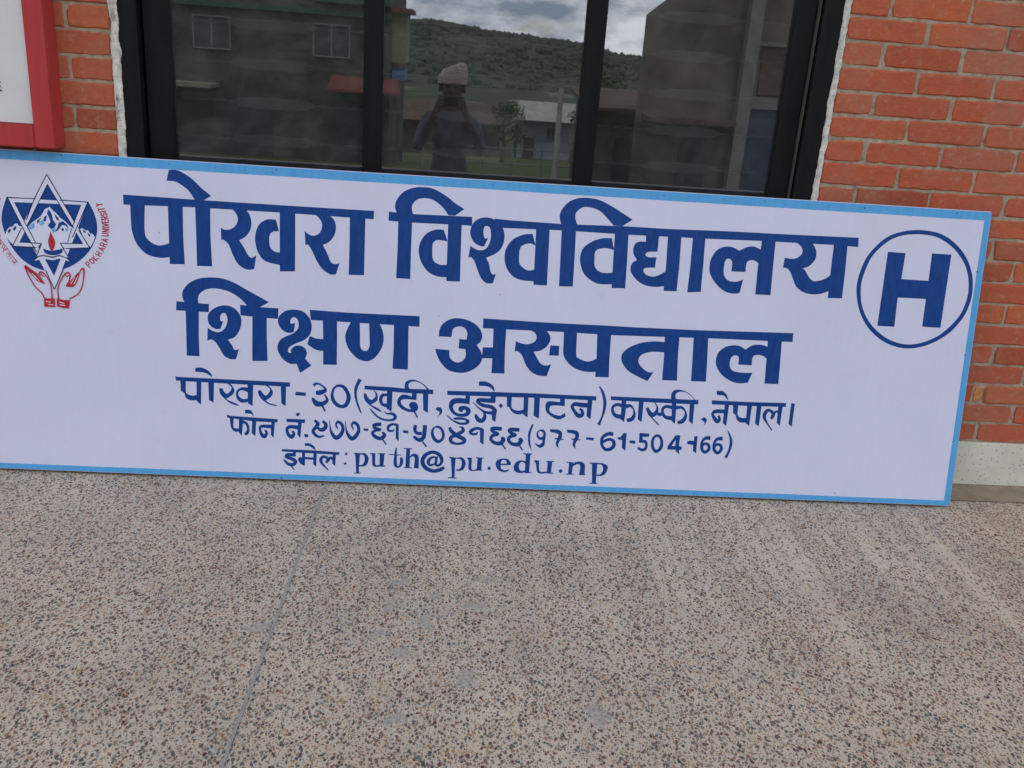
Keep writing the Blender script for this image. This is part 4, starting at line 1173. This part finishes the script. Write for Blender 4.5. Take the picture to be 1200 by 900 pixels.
# ------------------------------------------------------------------ painted sign
sign = thing('sign_board', 'long white sign with blue Devanagari lettering leaning on the wall below the window', 'sign')
SB, ST, SLEN, SZ = 0.18765, -0.02513, 0.94382, 0.92972
V_ = Vector((0, ST + SB, SZ)).normalized()
N_ = Vector((1, 0, 0)).cross(V_)
mm = Matrix((Vector((1, 0, 0)), V_, N_)).transposed().to_4x4()
mm.translation = Vector((0, -SB, 0))
sign.matrix_world = mm
U0, U1, V0, V1 = -1.345, 1.6405, 0.0085, 0.94382
bm = bmesh.new()
box(bm, U0, U1, V0, V1, -0.020, 0.0)
bmesh.ops.bevel(bm, geom=bm.edges[:], offset=0.002, segments=2, affect='EDGES')
for f in bm.faces:
    f.normal_update()
    f.material_index = 0 if f.normal.z > .5 else 1
obj('panel', bm, [M_SHEET, M_SHEETBACK], sign)
bm = bmesh.new()
def wavy_strip(bm, a, b, w, along_u, inner_sign, n0):
    """painted band with a slightly uneven hand-cut inner edge"""
    n = int(abs(b - a) / 0.02)
    prev = None
    for i in range(n + 1):
        t = a + (b - a) * i / n
        e = 0.0012 * noise.noise(Vector((t * 5, n0, 0))) + 0.0004 * noise.noise(Vector((t * 40, n0, 2)))
        if along_u:
            p, q = (t, w[0], 0), (t, w[1] + e, 0)
        else:
            p, q = (w[0], t, 0), (w[1] + e, t, 0)
        hn = .0003 if along_u else .00042
        cur = (bm.verts.new((p[0], p[1], hn)), bm.verts.new((q[0], q[1], hn)))
        if prev:
            bm.faces.new((prev[0], cur[0], cur[1], prev[1]))
        prev = cur
wavy_strip(bm, U0 + .002, U1 - .002, (V1 - .002, V1 - 0.0275), True, -1, 1)
wavy_strip(bm, U0 + .002, U1 - .002, (V0 + .002, 0.0262), True, 1, 4)
wavy_strip(bm, V0 + .0022, V1 - .0022, (U1 - .002, U1 - 0.0215), False, -1, 7)
wavy_strip(bm, V0 + .0022, V1 - .0022, (U0 + .002, U0 + 0.0215), False, 1, 9)
# painted edges of the board
for (a, b, c, d, e, f) in ((U1 + .0002, U1 + .0006, V0 + .002, V1 - .002, -.018, -.002),):
    box(bm, a, b, c, d, e, f)
bmesh.ops.recalc_face_normals(bm, faces=bm.faces[:])
border = obj('border', bm, M_BORDER, sign)
rng = random.Random(5)
nail_pts = [(-1.1175, .9367), (-.8185, .9325), (-.515, .934), (-.2082, .9335), (.111, .9292), (.3972, .9295), (.623, .931), (.93, .932), (1.24, .931), (1.53, .933),
            (-.485, .0142), (-1.05, .013), (-.1, .014), (.35, .013), (.8, .015), (1.2555, .0355), (1.62, .22), (1.619, .5), (1.62, .76)]
for u, v in nail_pts:
    bm = bmesh.new()
    r = rng.uniform(.0013, .0026)
    ring = [bm.verts.new((u + r * math.cos(a) * rng.uniform(.8, 1.2), v + r * math.sin(a) * rng.uniform(.8, 1.2), .0004)) for a in [k_ * math.pi / 4 for k_ in range(8)]]
    c_ = bm.verts.new((u, v, .0016))
    for i in range(8):
        bm.faces.new((ring[i], ring[(i + 1) % 8], c_))
    obj('nail', bm, M_NAIL, border)

def spline(tokens, sub=6, closed=True):
    """points 'x,y' are smooth, 'x,y!' are corners: Catmull-Rom between corners"""
    P = []
    for t_ in tokens:
        P.append(([float(q) for q in t_.rstrip('!').split(',')], t_.endswith('!')))
    n = len(P)
    outp = []
    rng_ = range(n) if closed else range(n - 1)
    for i in rng_:
        p1, c1 = P[i]
        p2, c2 = P[(i + 1) % n]
        outp.append(p1)
        if c1 and c2:
            continue
        p0 = P[i - 1][0] if (closed or i > 0) and not c1 else None
        p3 = P[(i + 2) % n][0] if (closed or i + 2 < n) and not c2 else None
        if p0 is None:
            p0 = [2 * a - b for a, b in zip(p1, p2)] if p3 is None else [a * 2 - b for a, b in zip(p1, p2)]
        if p3 is None:
            p3 = [2 * a - b for a, b in zip(p2, p1)]
        for s_ in range(1, sub):
            t = s_ / sub
            outp.append([0.5 * (2 * b + (c - a) * t + (2 * a - 5 * b + 4 * c - d) * t * t + (3 * b - a - 3 * c + d) * t ** 3)
                         for a, b, c, d in zip(p0, p1, p2, p3)])
    if not closed:
        outp.append(P[-1][0])
    return outp

SC = 1e-4
def draw(bm, items, z):
    """paint strokes as thin layers on the sheet, each stroke a hair above the one before"""
    for it in items:
        kind, data = it.split(':', 1)
        z += 0.000012
        if kind == 'p':
            loops = []
            for lp in data.split('|'):
                pts = spline(lp.split())
                clean = [pts[0]]
                for p in pts[1:]:
                    if (p[0] - clean[-1][0]) ** 2 + (p[1] - clean[-1][1]) ** 2 > 9:
                        clean.append(p)
                loops.append([Vector((p[0] * SC, p[1] * SC, 0)) for p in clean])
            flat = [v for lp in loops for v in lp]
            verts = [bm.verts.new((v.x, v.y, z)) for v in flat]
            for tri in tessellate_polygon(loops):
                try:
                    f = bm.faces.new([verts[i] for i in tri])
                except ValueError:
                    continue
                f.normal_update()
                if f.normal.z < 0:
                    f.normal_flip()
        else:
            toks = data.split()
            if kind == 'l':
                toks = [t_ + '!' for t_ in toks]
            pts = spline(toks, 6, False)
            z_end = z + 0.00001
            if kind == 'l':
                segs = list(zip(pts, pts[1:]))
            else:
                segs = None
            if segs:
                for a, b in segs:
                    z += 0.000006
                    d = Vector((b[0] - a[0], b[1] - a[1]))
                    if d.length < 1:
                        continue
                    d.normalize()
                    nrm = Vector((-d.y, d.x))
                    e = a[2] * .4
                    q = []
                    for (p, sg, ex) in ((a, 1, -e), (a, -1, -e), (b, -1, e), (b, 1, e)):
                        q.append(bm.verts.new(((p[0] + d.x * ex + nrm.x * sg * p[2] / 2) * SC, (p[1] + d.y * ex + nrm.y * sg * p[2] / 2) * SC, z)))
                    bm.faces.new(q)
            else:
                n = len(pts)
                prev = None
                for i, p in enumerate(pts):
                    a, b = pts[max(i - 1, 0)], pts[min(i + 1, n - 1)]
                    d = Vector((b[0] - a[0], b[1] - a[1]))
                    if d.length < 1e-6:
                        continue
                    d.normalize()
                    nrm = Vector((-d.y, d.x))
                    zz = z + (z_end - z) * i / n
                    wd = max(p[2], 2) / 2
                    cur = (bm.verts.new(((p[0] + nrm.x * wd) * SC, (p[1] + nrm.y * wd) * SC, zz)), bm.verts.new(((p[0] - nrm.x * wd) * SC, (p[1] - nrm.y * wd) * SC, zz)))
                    if prev:
                        f = bm.faces.new((prev[0], prev[1], cur[1], cur[0]))
                    prev = cur
    for f in bm.faces:
        f.normal_update()
        if f.normal.z < 0:
            f.normal_flip()

def painted(name, key, mat, parent, z=0.0003, label=None):
    bm = bmesh.new()
    for n_, kk in enumerate(key.split('+')):                    # each further key uses the next paint
        before = set(bm.faces)
        draw(bm, LETTERING[kk], z + .0002 * n_)
        for f in bm.faces:
            if f not in before:
                f.material_index = n_
    o = obj(name, bm, mat, parent)
    if label:
        o['label'] = label
    return o
for key, lab in (('l1w1', 'first large word of the top line'), ('l1w2', 'second large word of the top line'), ('l2w1', 'first large word of the second line'), ('l2w2', 'second large word of the second line'),
                 ('l3w1', 'address word and ward number at the start of the third line'), ('l3w2', 'bracketed place names in the third line'), ('l3w3', 'district name in the third line'), ('l3w4', 'country name ending the third line'),
                 ('l4w1', 'word for phone number in the fourth line'), ('l4w2', 'phone number in Devanagari digits'), ('l4w3', 'bracketed phone number in Latin digits'), ('l5w1', 'word for email in the bottom line'), ('l5w2', 'email address in serif Latin letters')):
    painted('painted_word', key, M_BLUE, sign, label=lab)
ringo = painted('hospital_symbol', 'hring', M_BLUE, sign, label='blue circle round a capital H')
painted('letter', 'hletter', M_BLUE, ringo)
emb = painted('emblem', 'disk', M_BLUE, sign, 0.0003, 'round blue and red emblem with star, mountain and two hands')
painted('mountain', 'mountain+shade+lightshade', [M_WHITEP, M_BLUE, M_PALEBLUE], emb, 0.0006)
painted('star', 'star', M_WHITEP, emb, 0.0012)
painted('star_outline', 'starline', M_DARK, emb, 0.0014)
painted('open_book', 'book', M_WHITEP, emb, 0.0018)
painted('oil_lamp', 'lamp', M_BLUE, emb, 0.0019)
painted('flame', 'flame', M_RED, emb, 0.0021)
painted('hand', 'handl+fleckl', [M_RED, M_WHITEP], emb, 0.0023)
painted('hand', 'handr+fleckr', [M_RED, M_WHITEP], emb, 0.0023)
painted('ring_lettering', 'ringtext', M_RED, emb, 0.0004)
painted('ring_lettering', 'ringtextl', M_RED, emb, 0.0004)

# ------------------------------------------------------------------ notice board at the left
nb_ = thing('notice_board', 'red wooden notice board with white paper notice on the brick wall', 'notice board')
bm = bmesh.new()
FX0, FX1, FZ0, FZ1, FY = -2.05, -1.113, 0.944, 1.75, -0.07
iw = 0.056
for b in ((FX1 - iw, FX1, FY, 0.0, FZ0, FZ1), (FX0, FX0 + iw, FY, 0.0, FZ0, FZ1), (FX0 + iw, FX1 - iw, FY, 0.0, FZ0, FZ0 + iw + .006), (FX0 + iw, FX1 - iw, FY, 0.0, FZ1 - iw, FZ1)):
    vv = box(bm, *b)
bmesh.ops.bevel(bm, geom=bm.edges[:], offset=0.003, segments=2, affect='EDGES')
obj('frame', bm, M_REDWOOD, nb_)
bm = bmesh.new()
NXX, NZZ = 40, 40
gg = [[bm.verts.new((FX0 + iw + .002 + (FX1 - FX0 - 2 * iw - .004) * i / NXX, FY + .013 + .0012 * noise.noise(Vector((i * .35, j * .12, 3))), FZ0 + iw + .008 + (FZ1 - FZ0 - 2 * iw - .01) * j / NZZ)) for i in range(NXX + 1)] for j in range(NZZ + 1)]
for j in range(NZZ):
    for i in range(NXX):
        bm.faces.new((gg[j][i], gg[j][i + 1], gg[j + 1][i + 1], gg[j + 1][i]))
paper = obj('paper', bm, M_PAPER, nb_, smooth=True)
obj('backing', bbox(FX0 + iw, FX1 - iw, FY + .02, -0.001, FZ0 + iw + .007, FZ1 - iw, 0), M_REDWOOD, nb_)
bm = bmesh.new()
gx, gz, gy = -1.2505, 1.103, FY + .0105
for (a, b) in (((-.012, .011), (.0, .011)), ((-.012, -.0), (-.001, -.0)), ((-.012, -.011), (.0015, -.011)), ((-.0125, .0), (-.0125, .011)), ((-.0125, -.011), (-.0125, -.001))):
    x0, x1 = min(a[0], b[0]) - .002, max(a[0], b[0]) + .002
    z0, z1 = min(a[1], b[1]) - .002, max(a[1], b[1]) + .002
    gy -= .0001
    bm.faces.new([bm.verts.new(p) for p in ((gx + x0, gy, gz + z0), (gx + x1, gy, gz + z0), (gx + x1, gy, gz + z1), (gx + x0, gy, gz + z1))])
obj('lettering', bm, M_INK, paper)

# ------------------------------------------------------------------ what stands across the yard (mirrored in the window)
M_GREENWALL = plain('greenish_render', (0.065, 0.072, 0.062), 0.9, 0.05, 0.6, 0.9)
M_GREYWALL = plain('grey_render', (0.115, 0.105, 0.09), 0.9, 0.05, 0.45, 0.9)
M_WHITEWALL = plain('white_render', (0.2, 0.21, 0.22), 0.9, 0.05, 0.15, 1)
M_DARKGLASS = plain('dark_window', (0.04, 0.043, 0.047), 0.25, 0.4, 0.2, 2)
M_FRAMEW = plain('pale_window_frame', (0.15, 0.155, 0.15), 0.6)
M_PILLAR = plain('pale_pillar', (0.17, 0.17, 0.16), 0.8)
M_AWN = plain('red_awning', (0.15, 0.05, 0.045), 0.7, 0.2, 0.2, 4)
M_GREEN = plain('green_paint', (0.04, 0.09, 0.055), 0.6, 0.2, 0.2, 4)
M_BLUEP = plain('blue_shutter', (0.04, 0.055, 0.10), 0.6, 0.2, 0.2, 4)
M_SKYBLUE = plain('blue_awning', (0.07, 0.14, 0.24), 0.6, 0.2, 0.2, 4)
M_RUST = plain('brown_tin', (0.085, 0.062, 0.052), 0.8, 0.1, 0.3, 3)
M_YEL = plain('pale_yellow_render', (0.19, 0.18, 0.13), 0.8)

def part(name, mat, parent, *b):
    bm = bmesh.new()
    for q in b:
        box(bm, *q)
    return obj(name, bm, mat, parent)

def window_at(parent, x0, x1, y, z0, z1):
    """framed window on a wall that faces +Y"""
    t_ = .05
    mx = (x0 + x1) / 2
    fr_ = part('window', M_FRAMEW, parent, (x0, x1, y, y + .05, z0, z0 + t_), (x0, x1, y, y + .05, z1 - t_, z1), (x0, x0 + t_, y, y + .05, z0 + t_, z1 - t_),
               (x1 - t_, x1, y, y + .05, z0 + t_, z1 - t_), (mx - t_ / 2, mx + t_ / 2, y, y + .05, z0 + t_, z1 - t_))
    part('pane', M_DARKGLASS, fr_, (x0 + t_, mx - t_ / 2, y + .002, y + .015, z0 + t_, z1 - t_), (mx + t_ / 2, x1 - t_, y + .002, y + .015, z0 + t_, z1 - t_))

YB = -32.0
tb = thing('apartment_building', 'tall greenish building with red awning and pale window frames, mirrored in the left pane', 'building', (0, 0, 0))
part('wall', M_GREENWALL, tb, (-15, -2.45, YB - 9, YB, -4.0, 8.5))
for zz in (0, 3.0, 6.0):
    for xx in (-9.25, -5.155, -13.2):
        window_at(tb, xx, xx + 1.29, YB, .56 + zz, 1.66 + zz)
part('floor_band', M_GREEN, tb, (-15, -2.45, YB, YB + .12, 1.95, 2.12), (-5.0, -2.45, YB, YB + .3, 2.35, 2.6), (-15, -2.45, YB, YB + .12, 4.95, 5.1))
part('corner_balcony', M_YEL, tb, (-2.45, -1.95, YB - 3, YB - .4, .55, 2.2))
part('balcony_roof', M_AWN, tb, (-2.45, -1.75, YB - 3, YB - .2, 2.2, 2.35))
aw = bmesh.new()
v = [aw.verts.new(p) for p in ((-4.5, YB, -.02), (-2.2, YB, -.02), (-2.0, YB + 1.2, -.42), (-4.5, YB + 1.2, -.42), (-4.5, YB, -.1), (-2.2, YB, -.1), (-2.0, YB + 1.2, -.5), (-4.5, YB + 1.2, -.5))]
for f in ((0, 3, 2, 1), (4, 5, 6, 7), (0, 1, 5, 4), (1, 2, 6, 5), (2, 3, 7, 6), (3, 0, 4, 7)):
    aw.faces.new([v[i] for i in f])
obj('awning', aw, M_AWN, tb)
part('awning_valance', M_SKYBLUE, tb, (-2.4, -1.95, YB - 2, YB - .1, -.05, .28))
part('shop_front', M_GREEN, tb, (-4.4, -2.5, YB, YB + .08, -.85, -.52))
part('shop_door', M_DARKGLASS, tb, (-4.3, -3.5, YB, YB + .06, -3.0, -.9))
part('shop_door', M_DARKGLASS, tb, (-8.3, -6.6, YB, YB + .06, -3.0, -1.1))
part('lean_to_roof', M_YEL, tb, (-10.4, -8.4, YB, YB + 1.2, -.68, -.55))

gb = thing('concrete_building', 'grey unfinished concrete building with pillar and blue shutter, mirrored in the right pane', 'building', (0, 0, 0))
YG = -18.0
bm = bmesh.new()
prof = [(3.85, -2.2), (12.5, -2.2), (12.5, 4.2), (6.5, 4.2), (4.26, 2.5), (3.85, 2.16)]
fr_ = [bm.verts.new((x, YG, z)) for x, z in prof]
bk = [bm.verts.new((x + .6, YG - 3.0, z)) for x, z in prof]
bm.faces.new(fr_[::-1])
bm.faces.new(bk)
for i in range(len(prof)):
    bm.faces.new((fr_[i], fr_[(i + 1) % len(prof)], bk[(i + 1) % len(prof)], bk[i]))
bmesh.ops.recalc_face_normals(bm, faces=bm.faces[:])
obj('wall', bm, M_GREYWALL, gb)
part('pillar', M_PILLAR, gb, (6.0, 6.28, YG, YG + .28, -2.2, 4.0))
part('shutter', M_BLUEP, gb, (6.3, 7.3, YG, YG + .06, -1.6, .42))
part('lintel', M_FRAMEW, gb, (6.28, 8.6, YG, YG + .12, .43, .68), (6.28, 8.6, YG, YG + .12, 1.72, 1.8))
part('opening', M_RUST, gb, (6.45, 7.4, YG, YG + .03, .72, 1.7))
part('opening', M_DARKGLASS, gb, (4.9, 5.5, YG, YG + .03, -2.1, -.1))
part('canopy', M_RUST, gb, (4.0, 5.9, YG, YG + .7, .05, .16))

sh = thing('shed', 'low shed with brown tin roof beside the concrete building, mirrored in right pane', 'shed', (0, 0, 0))
YS = -22.0
part('wall', M_GREYWALL, sh, (3.4, 5.5, YS - 3, YS, -2.9, .1))
bm = bmesh.new()
v = [bm.verts.new(p) for p in ((3.2, YS + .5, -.02), (5.7, YS + .5, -.02), (5.7, YS - 3.3, .32), (3.2, YS - 3.3, .32), (3.2, YS + .5, .06), (5.7, YS + .5, .06), (5.7, YS - 3.3, .40), (3.2, YS - 3.3, .40))]
for f in ((0, 3, 2, 1), (4, 5, 6, 7), (0, 1, 5, 4), (1, 2, 6, 5), (2, 3, 7, 6), (3, 0, 4, 7)):
    bm.faces.new([v[i] for i in f])
obj('roof', bm, M_RUST, sh)
part('door', M_DARKGLASS, sh, (4.1, 4.8, YS, YS + .03, -2.6, -.7))

wh = thing('white_house', 'small white house with grey roof far across the yard, mirrored in window', 'house', (0, 0, 0))
YH = -70.0
part('wall', M_WHITEWALL, wh, (4.6, 8.6, YH - 6, YH, -7.0, -3.6))
bm = bmesh.new()
pr = [(YH + .9, -3.65), (YH - 3, -2.45), (YH - 6.9, -3.65)]
a = [bm.verts.new((3.9, y, z)) for y, z in pr]
b = [bm.verts.new((9.2, y, z)) for y, z in pr]
bm.faces.new(a)
bm.faces.new(b[::-1])
for i in range(3):
    bm.faces.new((a[i], a[(i + 1) % 3], b[(i + 1) % 3], b[i]))
bmesh.ops.recalc_face_normals(bm, faces=bm.faces[:])
obj('roof', bm, M_ROOF, wh)
window_at(wh, 6.75, 7.5, YH, -5.1, -4.15)
part('door', M_RUST, wh, (5.1, 5.9, YH, YH + .05, -6.9, -5.0))

lh = thing('long_house', 'long low house with brown tin roof beside the white house, mirrored in window', 'house', (0, 0, 0))
part('wall', M_GREYWALL, lh, (-6.5, 3.2, YH - 4, YH + 2, -6.8, -4.0))
bm = bmesh.new()
pr = [(YH + 3, -4.0), (YH - 1, -2.8), (YH - 5, -4.0)]
a = [bm.verts.new((-7.2, y, z)) for y, z in pr]
b = [bm.verts.new((3.6, y, z)) for y, z in pr]
bm.faces.new(a)
bm.faces.new(b[::-1])
for i in range(3):
    bm.faces.new((a[i], a[(i + 1) % 3], b[(i + 1) % 3], b[i]))
bmesh.ops.recalc_face_normals(bm, faces=bm.faces[:])
obj('roof', bm, M_RUST, lh)
window_at(lh, -1.5, -.4, YH + 2, -5.6, -4.6)
window_at(lh, 1.2, 2.2, YH + 2, -5.6, -4.6)

po = thing('utility_pole', 'grey concrete utility pole with cross arm in the grassy yard, mirrored in window', 'pole', (2.4, -20.0, 0))
bm = bmesh.new()
tube(bm, [(0, 0, -2.2), (0, 0, .5)], [.085, .06], 10)
obj('post', bm, M_ROOF, po)
bm = bmesh.new()
box(bm, -.28, .28, -.03, .03, .3, .36)
obj('cross_arm', bm, M_ROOF, po)

# fence rails at the edge of the grass
fe = thing('rail_fence', 'thin post and rail fence along the grass patch, mirrored low in window', 'fence', (0, -26, 0))
zf = ground_z(2, -26)
for i in range(7):
    bm = bmesh.new()
    tube(bm, [(-1.0 + i * .9, 0, zf - .1), (-1.0 + i * .9, 0, zf + 1.0)], .03, 6)
    obj('post', bm, M_FRAMEW, fe)
bm = bmesh.new()
for hz in (.45, .9):
    tube(bm, [(-1.0, 0, zf + hz), (4.4, 0, zf + hz)], .018, 6)
obj('rail', bm, M_FRAMEW, fe)

# trees: tapered trunk, limbs, crown of leaf clumps
k = NT('leaves', rough=0.8, spec=0.1)
gi = k.n('ShaderNodeNewGeometry')
k.color(k.ramp(gi.outputs['Random Per Island'], [(0, (0.03, 0.06, 0.018)), (0.5, (0.045, 0.07, 0.026)), (1, (0.075, 0.10, 0.04))]))
M_LEAF = k.m
M_BARK = plain('bark', (0.10, 0.075, 0.055), 0.9, 0.05, 0.3, 5)
def tree(label, x, y, h, r, seed):
    rng = random.Random(seed)
    zb = ground_z(x, y) - .05
    t = thing('tree', label, 'tree', (x, y, zb), 'trees beyond the yard')
    bm = bmesh.new()
    tube(bm, [(0, 0, 0), (.03 * h, .02 * h, h * .3), (-.01 * h, .03 * h, h * .6), (.02 * h, 0, h * .85)], [.05 * h, .04 * h, .025 * h, .01 * h], 8)
    tips = []
    for i in range(7):
        a = rng.uniform(0, 6.28)
        z0 = h * rng.uniform(.35, .65)
        e = Vector((math.cos(a) * r * rng.uniform(.5, .8), math.sin(a) * r * rng.uniform(.5, .8), z0 + h * rng.uniform(.1, .25)))
        tube(bm, [(0, .02 * h, z0), e * .5 + Vector((0, 0, z0 * .5)), e], [.018 * h, .012 * h, .005 * h], 6)
        tips.append(e)
    obj('trunk', bm, M_BARK, t)
    bm = bmesh.new()
    tips += [Vector((rng.uniform(-.4, .4) * r, rng.uniform(-.4, .4) * r, h * rng.uniform(.7, .97))) for _ in range(7)]
    for tp in tips:
        cr = r * rng.uniform(.28, .45)
        for _ in range(170):
            d = Vector((rng.gauss(0, 1), rng.gauss(0, 1), rng.gauss(0, .8)))
            p = tp + d.normalized() * cr * rng.uniform(.25, 1) ** .6
            s = rng.uniform(.025, .055) * r
            ax = Vector((rng.gauss(0, 1), rng.gauss(0, 1), rng.gauss(0, 1))).normalized()
            b1 = ax.orthogonal().normalized() * s
            b2 = ax.cross(b1)
            bm.faces.new([bm.verts.new(p + q) for q in (b1, b2 * .6, -b1, -b2 * .6)])
    obj('crown', bm, M_LEAF, t)
tree('bushy green tree behind the brown roofed shed, mirrored in right pane', 5.0, -30.0, 3.2, 1.3, 1)
tree('small green tree left of the white house, mirrored in middle pane', 2.3, -45.0, 3.0, 1.2, 2)
tree('wide tree right of the white house, mirrored beside the mullion', 9.6, -60.0, 3.6, 1.8, 3)

# ------------------------------------------------------------------ person in the yard, mirrored in the window
PX, PY, PZ = -0.05, -4.3, -0.6
per = thing('person', 'person in pink patterned cap and blue grey shirt holding a camera, mirrored in window', 'person', (PX, PY, PZ))
J = {'pelvis': (0, 0, .92, .135), 'waist': (0, -.01, 1.06, .13), 'chest': (0, -.005, 1.24, .15), 'neckb': (0, -.01, 1.40, .085), 'neck': (0, .005, 1.455, .055), 'headb': (0, .02, 1.53, .072), 'head': (0, .02, 1.60, .086), 'headt': (0, .01, 1.67, .06)}
edges = [('pelvis', 'waist'), ('waist', 'chest'), ('chest', 'neckb'), ('neckb', 'neck'), ('neck', 'headb'), ('headb', 'head'), ('head', 'headt')]
for s, n_ in ((-1, 'l'), (1, 'r')):
    J.update({'sh' + n_: (s * .17, -.01, 1.375, .062), 'el' + n_: (s * .24, .20, 1.16, .044), 'wr' + n_: (s * .105, .315, 1.44, .03), 'pa' + n_: (s * .075, .325, 1.51, .032),
              'hip' + n_: (s * .09, 0, .88, .092), 'kn' + n_: (s * .10, .02, .48, .06), 'an' + n_: (s * .105, -.015, .09, .04), 'to' + n_: (s * .115, .13, .035, .033)})
    edges += [('neckb', 'sh' + n_), ('sh' + n_, 'el' + n_), ('el' + n_, 'wr' + n_), ('wr' + n_, 'pa' + n_), ('pelvis', 'hip' + n_), ('hip' + n_, 'kn' + n_), ('kn' + n_, 'an' + n_), ('an' + n_, 'to' + n_)]
    for f in range(4):                                          # four fingers curled round the camera, thumb below
        zf_ = 1.485 + f * .021
        J.update({'f%d0%s' % (f, n_): (s * .078, .335, zf_, .011), 'f%d1%s' % (f, n_): (s * .082, .372, zf_ + .006, .0095), 'f%d2%s' % (f, n_): (s * (.052 - .003 * abs(f - 1.5)), .388, zf_ + .004, .008)})
        edges += [('pa' + n_, 'f%d0%s' % (f, n_)), ('f%d0%s' % (f, n_), 'f%d1%s' % (f, n_)), ('f%d1%s' % (f, n_), 'f%d2%s' % (f, n_))]
    J.update({'t0' + n_: (s * .058, .30, 1.478, .012), 't1' + n_: (s * .035, .305, 1.482, .009)})
    edges += [('pa' + n_, 't0' + n_), ('t0' + n_, 't1' + n_)]
names = list(J)
me = bpy.data.meshes.new('person_body')
me.from_pydata([J[n_][:3] for n_ in names], [(names.index(a), names.index(b)) for a, b in edges], [])
tmp = bpy.data.objects.new('tmp_body', me)
C.objects.link(tmp)
md = tmp.modifiers.new('skin', 'SKIN')
md.use_smooth_shade = True
sv = me.skin_vertices[0].data
for i, n_ in enumerate(names):
    sv[i].radius = (J[n_][3], J[n_][3] * (.72 if n_ in ('chest', 'waist', 'pelvis') else 1))
    sv[i].use_root = (n_ == 'pelvis')
sub = tmp.modifiers.new('sub', 'SUBSURF')
sub.levels = sub.render_levels = 1
dg = bpy.context.evaluated_depsgraph_get()
body = bpy.data.meshes.new_from_object(tmp.evaluated_get(dg))
bpy.data.objects.remove(tmp)
M_SKIN = plain('skin', (0.09, 0.06, 0.05), 0.6, 0.3, 0.1, 20)
M_SHIRT = plain('blue_grey_shirt', (0.085, 0.098, 0.115), 0.9, 0.1, 0.6, 9)
M_TROUS = plain('dark_trousers', (0.03, 0.032, 0.04), 0.9, 0.1, 0.15, 30)
M_SHOE = plain('black_shoe', (0.015, 0.015, 0.015), 0.4, 0.4)
body.materials.clear()
for mt in (M_SKIN, M_SHIRT, M_TROUS, M_SHOE):
    body.materials.append(mt)
for p in body.polygons:
    c = p.center
    p.use_smooth = True
    if c.z < .12:
        p.material_index = 3
    elif c.z < .97:
        p.material_index = 2
    elif c.z < 1.425 and not (c.y > .29 and c.z > 1.36):
        p.material_index = 1
    else:
        p.material_index = 0
bo = bpy.data.objects.new('body', body)
C.objects.link(bo)
bo.parent = per
# face
bm = bmesh.new()
for v in bmesh.ops.create_icosphere(bm, subdivisions=2, radius=.017)['verts']:
    v.co = Vector((v.co.x * .8, v.co.y * 1.1 + .108, v.co.z * 1.5 + 1.575))
obj('nose', bm, M_SKIN, per, True)
for s in (-1, 1):
    bm = bmesh.new()
    for v in bmesh.ops.create_icosphere(bm, subdivisions=2, radius=.012)['verts']:
        v.co = Vector((v.co.x * 1.2 + s * .033, v.co.y * .7 + .094, v.co.z * .7 + 1.605))
    obj('eye', bm, M_INK, per, True)
    bm = bmesh.new()
    for v in bmesh.ops.create_icosphere(bm, subdivisions=2, radius=.03)['verts']:
        v.co = Vector((v.co.x * .35 + s * .092, v.co.y * .65 + .015, v.co.z + 1.59))
    obj('ear', bm, M_SKIN, per, True)
bm = bmesh.new()
for v in bmesh.ops.create_icosphere(bm, subdivisions=2, radius=.022)['verts']:
    v.co = Vector((v.co.x * 1.1, v.co.y * .4 + .092, v.co.z * .28 + 1.537))
obj('mouth', bm, plain('lips', (0.2, 0.07, 0.06)), per, True)
bm = bmesh.new()
for v in bmesh.ops.create_icosphere(bm, subdivisions=3, radius=.098)['verts']:
    v.co = Vector((v.co.x * .98, v.co.y * 1.02 + (.0), max(v.co.z, -.065 if v.co.y < 0 else .02) + 1.615))
obj('hair', bm, M_INK, per, True)
# soft tapering cap, higher on one side
k = NT('patterned_cap', rough=0.9, spec=0.05)
ck = k.n('ShaderNodeTexChecker')
ck.inputs['Scale'].default_value = 60
ck.inputs['Color1'].default_value = (0.52, 0.42, 0.39, 1)
ck.inputs['Color2'].default_value = (0.26, 0.22, 0.23, 1)
k.l(k.co(rot=(.3, .5, .7)), ck.inputs['Vector'])
k.color(ck.outputs['Color'])
bm = bmesh.new()
rows = []
for zz, rx, ry, lean in ((1.625, .107, .112, 0), (1.665, .108, .112, .0), (1.71, .100, .104, .006), (1.745, .082, .088, .014), (1.758, .045, .05, .018)):
    rows.append([bm.verts.new((math.cos(a) * rx + lean, math.sin(a) * ry + .005, zz + (.02 * math.cos(a) if zz > 1.68 else 0))) for a in [k_ * math.pi / 12 for k_ in range(24)]])
for a, b in zip(rows, rows[1:]):
    for i in range(24):
        bm.faces.new((a[i], a[(i + 1) % 24], b[(i + 1) % 24], b[i]))
bm.faces.new(rows[-1])
obj('cap', bm, k.m, per, True)
# held camera
hc = thing('handheld_camera', 'small black camera held up by the person in the patterned cap', 'camera', (PX, PY + .35, PZ + 1.52))
obj('body', bbox(-.055, .055, -.02, .02, -.035, .035, .006), plain('black_plastic', (0.012, 0.012, 0.013), 0.5, 0.4), hc)
bm = bmesh.new()
tube(bm, [(0, .018, 0), (0, .05, 0)], [.027, .025], 16)
obj('lens', bm, M_INK, hc)
